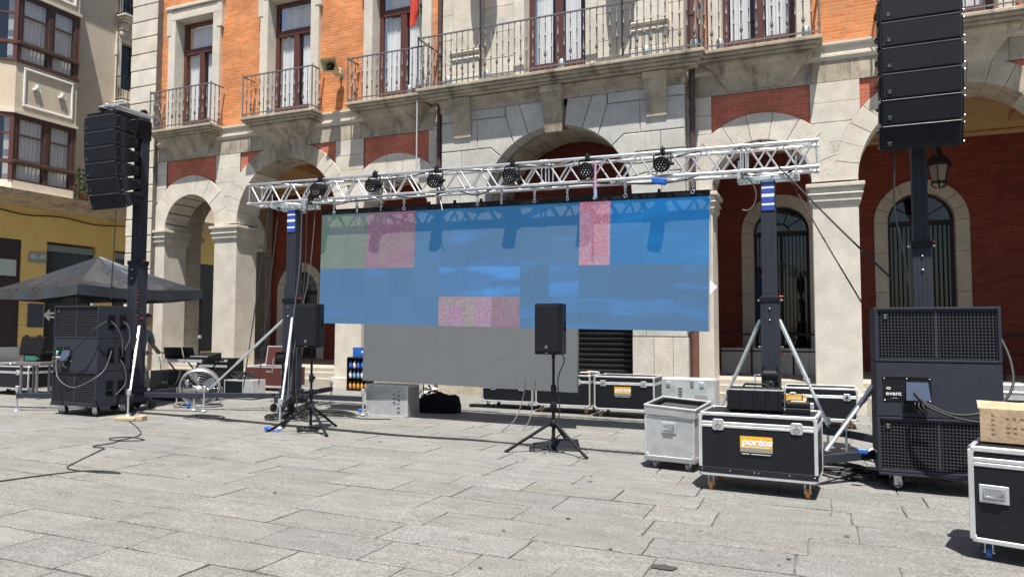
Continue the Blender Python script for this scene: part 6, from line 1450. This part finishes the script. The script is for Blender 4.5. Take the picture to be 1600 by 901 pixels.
for i in range(4):
    m_ = MB(); n1, n2 = 26, 20; V = [tent_pt(i, a/n1, b/n2) for b in range(n2+1) for a in range(n1+1)]
    m_.add(V, [(b*(n1+1)+a, b*(n1+1)+a+1, (b+1)*(n1+1)+a+1, (b+1)*(n1+1)+a) for b in range(n2) for a in range(n1)], 0, True); obj("roof_panel", m_, M['tarp'], tent)
    v = MB(); V = []
    for a in range(n1+1):
        s = a/n1; e = cor_[i].lerp(cor_[(i+1)%4], s); z = tent_pt(i, s, 0).z; nrm = Vector((e.x-ctr.x, e.y-ctr.y, 0)).normalized()
        V += [(e.x, e.y, z), (e.x+nrm.x*.02*math.sin(s*20), e.y+nrm.y*.02*math.sin(s*20), z-.24-.05*math.sin(math.pi*s)*0)]
    v.add(V, [(2*a, 2*a+1, 2*a+3, 2*a+2) for a in range(n1)], 0, True); obj("valance", v, M['tarp'], tent)
    p = cor_[i]*.985+ctr*.015; pole = MB().box(p.x-.022,p.x+.022,p.y-.022,p.y+.022,1.25,ZE-.04).box(p.x-.016,p.x+.016,p.y-.016,p.y+.016,.01,1.25); po = obj("tent_pole", pole, M['black'] if i != 3 else M['galv'], tent); obj("foot_plate", MB().box(p.x-.06,p.x+.06,p.y-.06,p.y+.06,0,.012), M['galv'], po); obj("slider", MB().box(p.x-.035,p.x+.035,p.y-.035,p.y+.035,1.22,1.30,.005), M['galv'], po)
    sc = MB(); a, b = cor_[i], cor_[(i+1)%4]
    for k in range(4):
        p0, p1 = a.lerp(b, k/4).lerp(ctr, .05), a.lerp(b, (k+1)/4).lerp(ctr, .05)
        for (za, zb_) in ((2.14,2.32),(2.32,2.14)): sc.tube((p0.x,p0.y,za+gz(-16)),(p1.x,p1.y,zb_+gz(-16)),.011,5)
    obj("scissor_frame", sc, M['black'], tent)
tent.location.z = gz(-15.5)
def x_stand(t, w, d, h):
    for y in (0.06, d-.06):
        obj("stand_leg", MB().tube((-w/2,y,.02),(w/2,y,h),.016,6), M['black'], t); obj("stand_leg", MB().tube((w/2,y,.02),(-w/2,y,h),.016,6), M['black'], t)
dk = thing("mixing_desk_table", "folding stand carrying mixers and laptops under the black tent", "table", (-12.05, 11.05, gz(-12))); obj("table_top", MB().box(-.75,.55,0,.6,.82,.86,.006), M['badge'], dk); obj("edge_rail", MB().box(-.75,.55,-.01,.0,.81,.87,.003), M['alu_flat'], dk); x_stand(dk, .9, .6, .82)
mxr = thing("mixer", "black audio mixer with a grey edge on the folding stand under the tent", "mixer", (-11.72, 11.12, gz(-12)+.862)); obj("chassis", MB().add([(-.26,0,0),(.26,0,0),(.26,.40,0),(-.26,.40,0),(-.26,0,.05),(.26,0,.05),(.26,.40,.14),(-.26,.40,.14)], [(3,2,1,0),(4,5,6,7),(0,1,5,4),(1,2,6,5),(2,3,7,6),(3,0,4,7)]), M['black'], mxr)
fd = MB()
for k in range(16): fd.box(-.24+.03*k,-.23+.03*k,.06,.075,.063,.078)
o = obj("faders", fd, M['white'], mxr); o['kind'] = 'stuff'
def laptop(label, loc, rz, w=.36):
    t = thing("laptop", label, "laptop", loc, rz); obj("keyboard", MB().box(-w/2,w/2,0,.25,0,.018,.004), M['badge'], t); m_ = MB(); m_.box(-w/2,w/2,0,.012,0,.24,.004); m_.xf(Matrix.Translation((0,0,.018)) @ Matrix.Rotation(rad(16),4,'X')); obj("screen", m_, M['black'], t); return t
laptop("larger dark laptop with its back to the square, on the desk under the tent", (-12.42, 11.18, gz(-12)+.862), .15, .44); laptop("smaller dark laptop open beside the mixer under the tent", (-12.08, 11.28, gz(-12)+.862), -.1, .34)
rc = thing("rack_case", "black rack case with silver edges standing under the tent behind the drum fan", "rack case", (-12.2, 12.0, gz(-12))); obj("body", MB().box(-.45,.42,0,.5,.05,.85), M['black'], rc)
for z in (.05,.78,.66): obj("edge_trim", MB().box(-.46,.43,-.008,.0,z,z+.05,.003), M['alu_flat'], rc)
for k in range(2): obj("rack_unit", MB().box(-.38,.36,-.012,0,.3+.15*k,.42+.15*k,.004), M['badge'], rc)
kbx = thing("black_crate", "black equipment crate in the shade under the mixing desk", "crate", (-12.55, 11.1, gz(-12)));  obj("body", MB().box(-.45,.45,0,.5,.02,.62,.01), M['black'], kbx); obj("handle", MB().box(-.08,.08,-.02,0,.35,.42,.01), M['iron'], kbx)
cable_thing("white cable hanging in a loop from the desk under the tent", [(-12.62,10.95,1.02),(-12.5,10.9,.95),(-12.42,10.9,.6),(-12.2,10.9,.42),(-12.02,10.9,.5),(-11.98,10.95,.75)], .008, 'cable_grey')
tc = thing("drink_can", "blue drink can standing on the paving beside the drum fan", "can", (-10.98, 10.25, gz(-11))); obj("can", MB().lathe([(.028,0),(.033,.008),(.033,.108),(.026,.118)], n=12), M['blue'], tc); obj("can_top", MB().lathe([(.024,.1185),(.024,.120)], n=12), M['alu'], tc)
tc2 = copy_tree(tc, (-15.55, 10.05, gz(-15.5)), 0, "blue drink can on the paving beside the long case and the keyboard stand")
# ---- far end: long cases and the open instrument case on a stand
flight_case("long black flight case with aluminium trim lying at the edge of the tent", (-16.6, 10.35, gz(-16)), .0, 1.7, .7, .50, wheel='rubber', base=.14, lid=.14, latches=(-.3,.5)); flight_case("black flight case standing under the tent behind the keyboard stand", (-14.45, 10.75, gz(-14)), .0, 1.0, .6, .62, wheel='rubber', base=.12, lid=.15, latches=(-.3,.3))
ks = thing("equipment_stand", "grey metal stand with a flat top beside the subwoofer stack", "stand", (-15.15, 9.95, gz(-15))); obj("top_tray", MB().box(-.42,.36,0,.34,.70,.78,.008), M['iron'], ks)
for x in (-.28,.22): obj("leg", MB().box(x-.02,x+.02,.02,.06,.02,.70,.004), M['iron'], ks); obj("leg", MB().box(x-.02,x+.02,.28,.32,.02,.70,.004), M['iron'], ks)
obj("foot_bar", MB().box(-.32,.26,.15,.19,.05,.09,.004), M['iron'], ks)
gp = thing("amplifier_unit", "green fronted amplifier on the metal stand under the open black case", "amplifier", (-15.1, 9.97, gz(-15)+.782)); obj("chassis", MB().box(-.25,.25,0,.28,0,.13,.006), M['black'], gp); obj("faceplate", MB().box(-.20,.14,-.006,0,.02,.115,.003), M['green'], gp)
for x in (.18,.22): obj("knob", MB().tube((x,-.02,.065),(x,0,.065),.02,8), M['green'], gp)
oc = thing("open_case", "black plastic case standing wide open on the green amplifier", "equipment case", (-15.18, 9.98, gz(-15)+.914)); m_ = MB(); m_.box(-.36,.36,0,.08,0,.39,.02); m_.xf(Matrix.Rotation(rad(-8),4,'X')); obj("lid", m_, M['black_cloth'], oc); obj("shell", MB().box(-.36,.36,.09,.40,0,.07,.015), M['black'], oc)
for x in (-.2,.2): obj("latch", MB().box(x-.04,x+.04,.04,.08,.385,.42,.006), M['black'], oc)
sk = thing("folding_x_stand", "folded black keyboard stand beside the subwoofers by the tent", "stand", (-13.35, 9.4, gz(-13))); obj("leg", MB().tube((-.28,0,.02),(.12,0,.9),.014,6), M['iron'], sk); obj("leg", MB().tube((.02,.06,.02),(-.1,.06,1.0),.014,6), M['iron'], sk); obj("cross_bar", MB().tube((-.3,0,.3),(.2,0,.3),.012,6), M['iron'], sk)
ch = thing("folding_chair", "dark folding chair with an orange bag behind the subwoofers by the tent", "chair", (-14.0, 10.2, gz(-14))); obj("seat", MB().box(-.22,.22,0,.4,.62,.66,.01), M['black'], ch); obj("backrest", MB().box(-.22,.22,.38,.41,.80,1.14,.02), M['black'], ch)
for x in (-.2,.2):
    for y in (.02,.38): obj("leg", MB().tube((x,y,.0),(x,y,.62 if y < .2 else 1.1),.013,6), M['iron'], ch)
ob = thing("orange_bag", "orange bag hanging over the folding chair by the tent", "bag", (-14.02, 10.56, gz(-14)+1.08)); obj("bag", MB().box(-.18,.22,.03,.12,0,.17,.03), M['orange_finish'], ob); obj("strap", MB().path([(-.15,.07,.16),(0,.07,.22),(.18,.07,.16)], .012, 5), M['orange_finish'], ob)
sp_ = thing("thin_pole", "thin grey pole standing in front of the yellow wall behind the tent", "pole", (-19.8, 14.8, 0)); obj("shaft", MB().tube((0,0,0),(0,0,2.6),.045,10), M['galv'], sp_); obj("base", MB().lathe([(.10,0),(.10,.03),(.05,.06)], n=12), M['galv'], sp_)
# ---- ground and guy cables
def gpath(pts): return [(x, y, gz(x)+.010) for x, y in pts]
cable_thing("thin black cable wandering over the sunny paving from the wood block", gpath([(-7.6,4.62),(-7.41,5.25),(-7.2,5.50),(-6.85,5.52),(-7.25,5.43),(-7.60,5.46),(-7.85,5.75),(-8.28,6.36),(-8.40,6.52),(-8.65,6.55),(-8.66,6.85),(-8.72,7.0),(-8.5,7.2),(-8.9,7.3),(-9.05,7.1),(-8.8,7.02),(-8.95,7.5),(-9.6,8.0),(-10.4,8.5)]), .007)
cable_thing("black cable running along the paving in front of the video wall to the silver trunk", gpath([(-11.2,9.34),(-9.8,9.32),(-8.48,9.24),(-7.1,9.16),(-5.7,9.12),(-4.6,9.2),(-3.92,9.2),(-3.2,9.28),(-2.5,9.16),(-1.9,9.2)]), .013)
cable_thing("second black cable lying beside the long one in front of the video wall", gpath([(-11.2,9.40),(-9.6,9.42),(-8.3,9.30),(-7.2,9.26),(-5.6,9.17),(-4.5,9.27),(-3.7,9.14),(-2.9,9.2),(-1.9,9.26)]), .010)
cable_thing("black cable running off the paving behind the subwoofers by the tent", gpath([(-16.4,8.9),(-14.9,8.75),(-13.6,9.0),(-12.6,9.5)]), .013)
cable_thing("thin cable dropping from the grey panels to the paving beside the tripod", [(-4.35,10.84,.8),(-4.38,10.8,.5),(-4.42,10.6,.2),(-4.5,10.3,.05),(-4.46,10.2,.045)], .008, 'cable_grey')
cable_thing("second thin cable dropping from the grey panels to the paving", [(-4.18,10.84,.8),(-4.20,10.8,.5),(-4.18,10.6,.2),(-4.22,10.4,.05)], .008, 'cable_grey')
def strap(label, p, q, r=.012, sag=.02, m='ratchet'):
    p, q = Vector(p), Vector(q); mm = (p+q)/2+Vector((0,0,-sag)); return cable_thing(label, [p, mm, q], r, m, "guy_strap")
strap("thick black strap from the truss end down towards the mast with the lantern behind", (-.46,10.6,3.88), (.83,9.6,2.20), .012); strap("thin black strap from the truss end down past the sunlit pillar", (-.30,10.9,3.7), (.49,9.6,1.94), .009)
strap("black strap from the truss down across the sunlit pillar by the tent", (-9.54,10.7,3.9), (-9.98,10.6,.5), .010); strap("second black strap from the truss down beside the maroon cases", (-9.36,10.75,3.9), (-9.62,10.6,.55), .010)
cable_thing("grey cable bundle dropping from the truss beside the lifting tower", [(-8.70,10.6,3.9),(-8.72,10.6,2.8),(-8.78,10.5,1.6),(-8.75,10.4,.8),(-8.6,10.2,.1)], .010, 'cable_grey'); cable_thing("grey cable slanting from the truss to the foot of the lifting tower", [(-8.42,10.65,3.88),(-8.5,10.6,2.6),(-8.68,10.5,1.5),(-8.72,10.4,.5)], .009, 'cable_grey'); cable_thing("black cable hanging beside the lifting tower behind the tripod loudspeaker", [(-8.58,10.6,3.9),(-8.60,10.6,2.6),(-8.58,10.4,1.2),(-8.4,10.2,.3),(-8.2,10.1,.08)], .011)
# cases half hidden behind the event stack
flight_case("black flight case with a silver box on it behind the event subwoofer stack", (2.45, 10.4, gz(2)), .0, 1.1, .6, .62, base=.13, lid=.13, latches=(-.38,.36)); sbx = thing("silver_box", "pale silver box with ridges on the flight case behind the event subwoofer stack", "equipment box", (2.14, 10.45, .755)); obj("body", MB().box(-.18,.20,0,.4,0,.20,.01), M['silver_panel'], sbx); obj("ridge", MB().box(-.17,.19,-.008,0,.09,.11,.003), M['alu'], sbx)
bp_ = thing("blue_plug", "blue power plug lying on the outrigger beside the event stack", "plug", (.40, 8.25, .345)); obj("plug", MB().box(-.05,.05,-.03,.03,0,.055,.012), M['blue'], bp_); obj("cord", MB().path([(.05,0,.03),(.12,.05,.04),(.2,.1,-.1)], .01, 5), M['white'], bp_)
bp2 = copy_tree(bp_, (-7.75, 11.2, gz(-7.7)+.02), .3, "blue power plug lying on the paving beside the stencilled silver case")

# ================================================================ TECHNICIAN
def skin_body(name, joints, edges, m, parent, root=0, sub=2):
    me = bpy.data.meshes.new(name); me.from_pydata([j[0] for j in joints], edges, []); o = link(name, me, parent); me.materials.append(m)
    md = o.modifiers.new("skin", 'SKIN'); md.use_smooth_shade = True
    for i, j in enumerate(joints):
        sv = me.skin_vertices[0].data[i]; r = j[1]; sv.radius = r if isinstance(r, tuple) else (r, r); sv.use_root = (i == root)
    s = o.modifiers.new("subdivision", 'SUBSURF'); s.levels = sub; s.render_levels = sub
    return o
pt = thing("person", "technician with short dark hair in a grey t-shirt bending over the desk under the tent", "person", (-12.66, 10.45, gz(-13)), rad(8))
# x = the way the person faces, bending forward over the desk
J = [((0,0,.95),(.15,.12)),((.05,0,1.15),(.145,.105)),((.13,0,1.36),(.165,.10)),((.17,0,1.46),(.085,.07)),((.21,0,1.535),.055),((.26,0,1.62),(.082,.075)),((.275,0,1.70),(.088,.08)),((.255,0,1.76),.06),
     ((.14,.20,1.40),.062),((.19,.25,1.15),.046),((.40,.17,1.02),.036),((.46,.15,1.01),.032),((.14,-.20,1.40),.062),((.19,-.26,1.15),.046),((.40,-.18,1.02),.036),((.46,-.16,1.01),.032),
     ((0,.095,.90),.092),((.03,.11,.50),.062),((-.02,.12,.09),.042),((.12,.13,.04),.035),((0,-.095,.90),.092),((.03,-.11,.50),.062),((-.02,-.12,.09),.042),((.12,-.13,.04),.035)]
E_ = [(0,1),(1,2),(2,3),(3,4),(4,5),(5,6),(6,7),(2,8),(8,9),(9,10),(10,11),(2,12),(12,13),(13,14),(14,15),(0,16),(16,17),(17,18),(18,19),(0,20),(20,21),(21,22),(22,23)]
skin_body("body", J, E_, M['skin'], pt)
fac = MB(); fac.lathe([(.001,.03),(.013,.02),(.017,0),(.001,-.02)], (.352,0,1.625), 8); obj("nose", fac, M['skin'], pt)
for s in (-1, 1):
    obj("ear", MB().lathe([(.001,-.03),(.014,-.02),(.018,.01),(.001,.03)], (.262,s*.088,1.64), 8), M['skin'], pt); obj("eye", MB().lathe([(.001,-.008),(.010,0),(.001,.008)], (.345,s*.033,1.655), 8), M['white'], pt); obj("eyebrow", MB().box(.335,.352,s*.033-.018,s*.033+.018,1.675,1.683,.003), M['hair'], pt)
    for k in range(5):   # fingers
        y = s*(.155+.0)+s*(-.03+.015*k); p0 = Vector((.47,y,1.015)); obj("finger", MB().tube(p0,p0+Vector((.045,0,-.006)),.0085,6).tube(p0+Vector((.045,0,-.006)),p0+Vector((.075-.006*abs(k-2),0,-.03)),.0078,6,r2=.006) if k else MB().tube((.44,s*.125,1.01),(.48,s*.10,1.0),.010,6,r2=.007), M['skin'], pt)
obj("mouth", MB().box(.333,.346,-.022,.022,1.575,1.582,.002), mat("lips", (.28,.11,.09), .5), pt)
hr = MB(); V = []; n1, n2 = 10, 18
for i in range(n1+1):
    th = (math.pi*.62)*i/n1
    for j in range(n2):
        ph = 2*math.pi*j/n2; front = .5+.5*math.cos(ph); t_ = th*(1-.42*front**2); V.append((.258+.104*math.sin(t_)*math.cos(ph)-.008, .098*math.sin(t_)*math.sin(ph), 1.690+.112*math.cos(t_)+.004*math.sin(j*3.3+i)))
hr.add(V, [(i*n2+j, i*n2+(j+1)%n2, (i+1)*n2+(j+1)%n2, (i+1)*n2+j) for i in range(n1) for j in range(n2)], 0, True); obj("hair", hr, M['hair'], pt)
dg = bpy.context.evaluated_depsgraph_get(); dg.update()
bod = [c for c in pt.children if c.name.startswith("body")][0]; bme = bpy.data.meshes.new_from_object(bod.evaluated_get(dg)); bme.update()
def garment(name, keep, off, m):
    nv = [v.co+v.normal*off for v in bme.vertices]; F = [tuple(p.vertices) for p in bme.polygons if keep(p.center)]
    used = sorted({i for f in F for i in f}); ix = {k: i for i, k in enumerate(used)}; g_ = MB(); g_.add([nv[i] for i in used], [tuple(ix[i] for i in f) for f in F], 0, True); o = obj(name, g_, m, pt); return o
garment("tshirt", lambda c: .90 < c.z < 1.475 and (abs(c.y) < .155 or c.z > 1.20), .014, M['shirt'])
garment("trousers", lambda c: .10 < c.z < .96 and abs(c.y) < .21 and c.x < .2, .018, M['jeans'])
for s in (-1, 1): obj("shoe", MB().box(-.07,.19,s*.125-.045,s*.125+.045,0,.085,.03), M['black'], pt)

# recalculate the outside of every closed mesh once
done = set()
for o in SC.objects:
    if o.type == 'MESH' and o.data.name not in done:
        done.add(o.data.name)
        if o.name.split('.')[0] in ('plaza','flag','cloth','roof_panel','valance','curtain'): continue
        fixn(o)
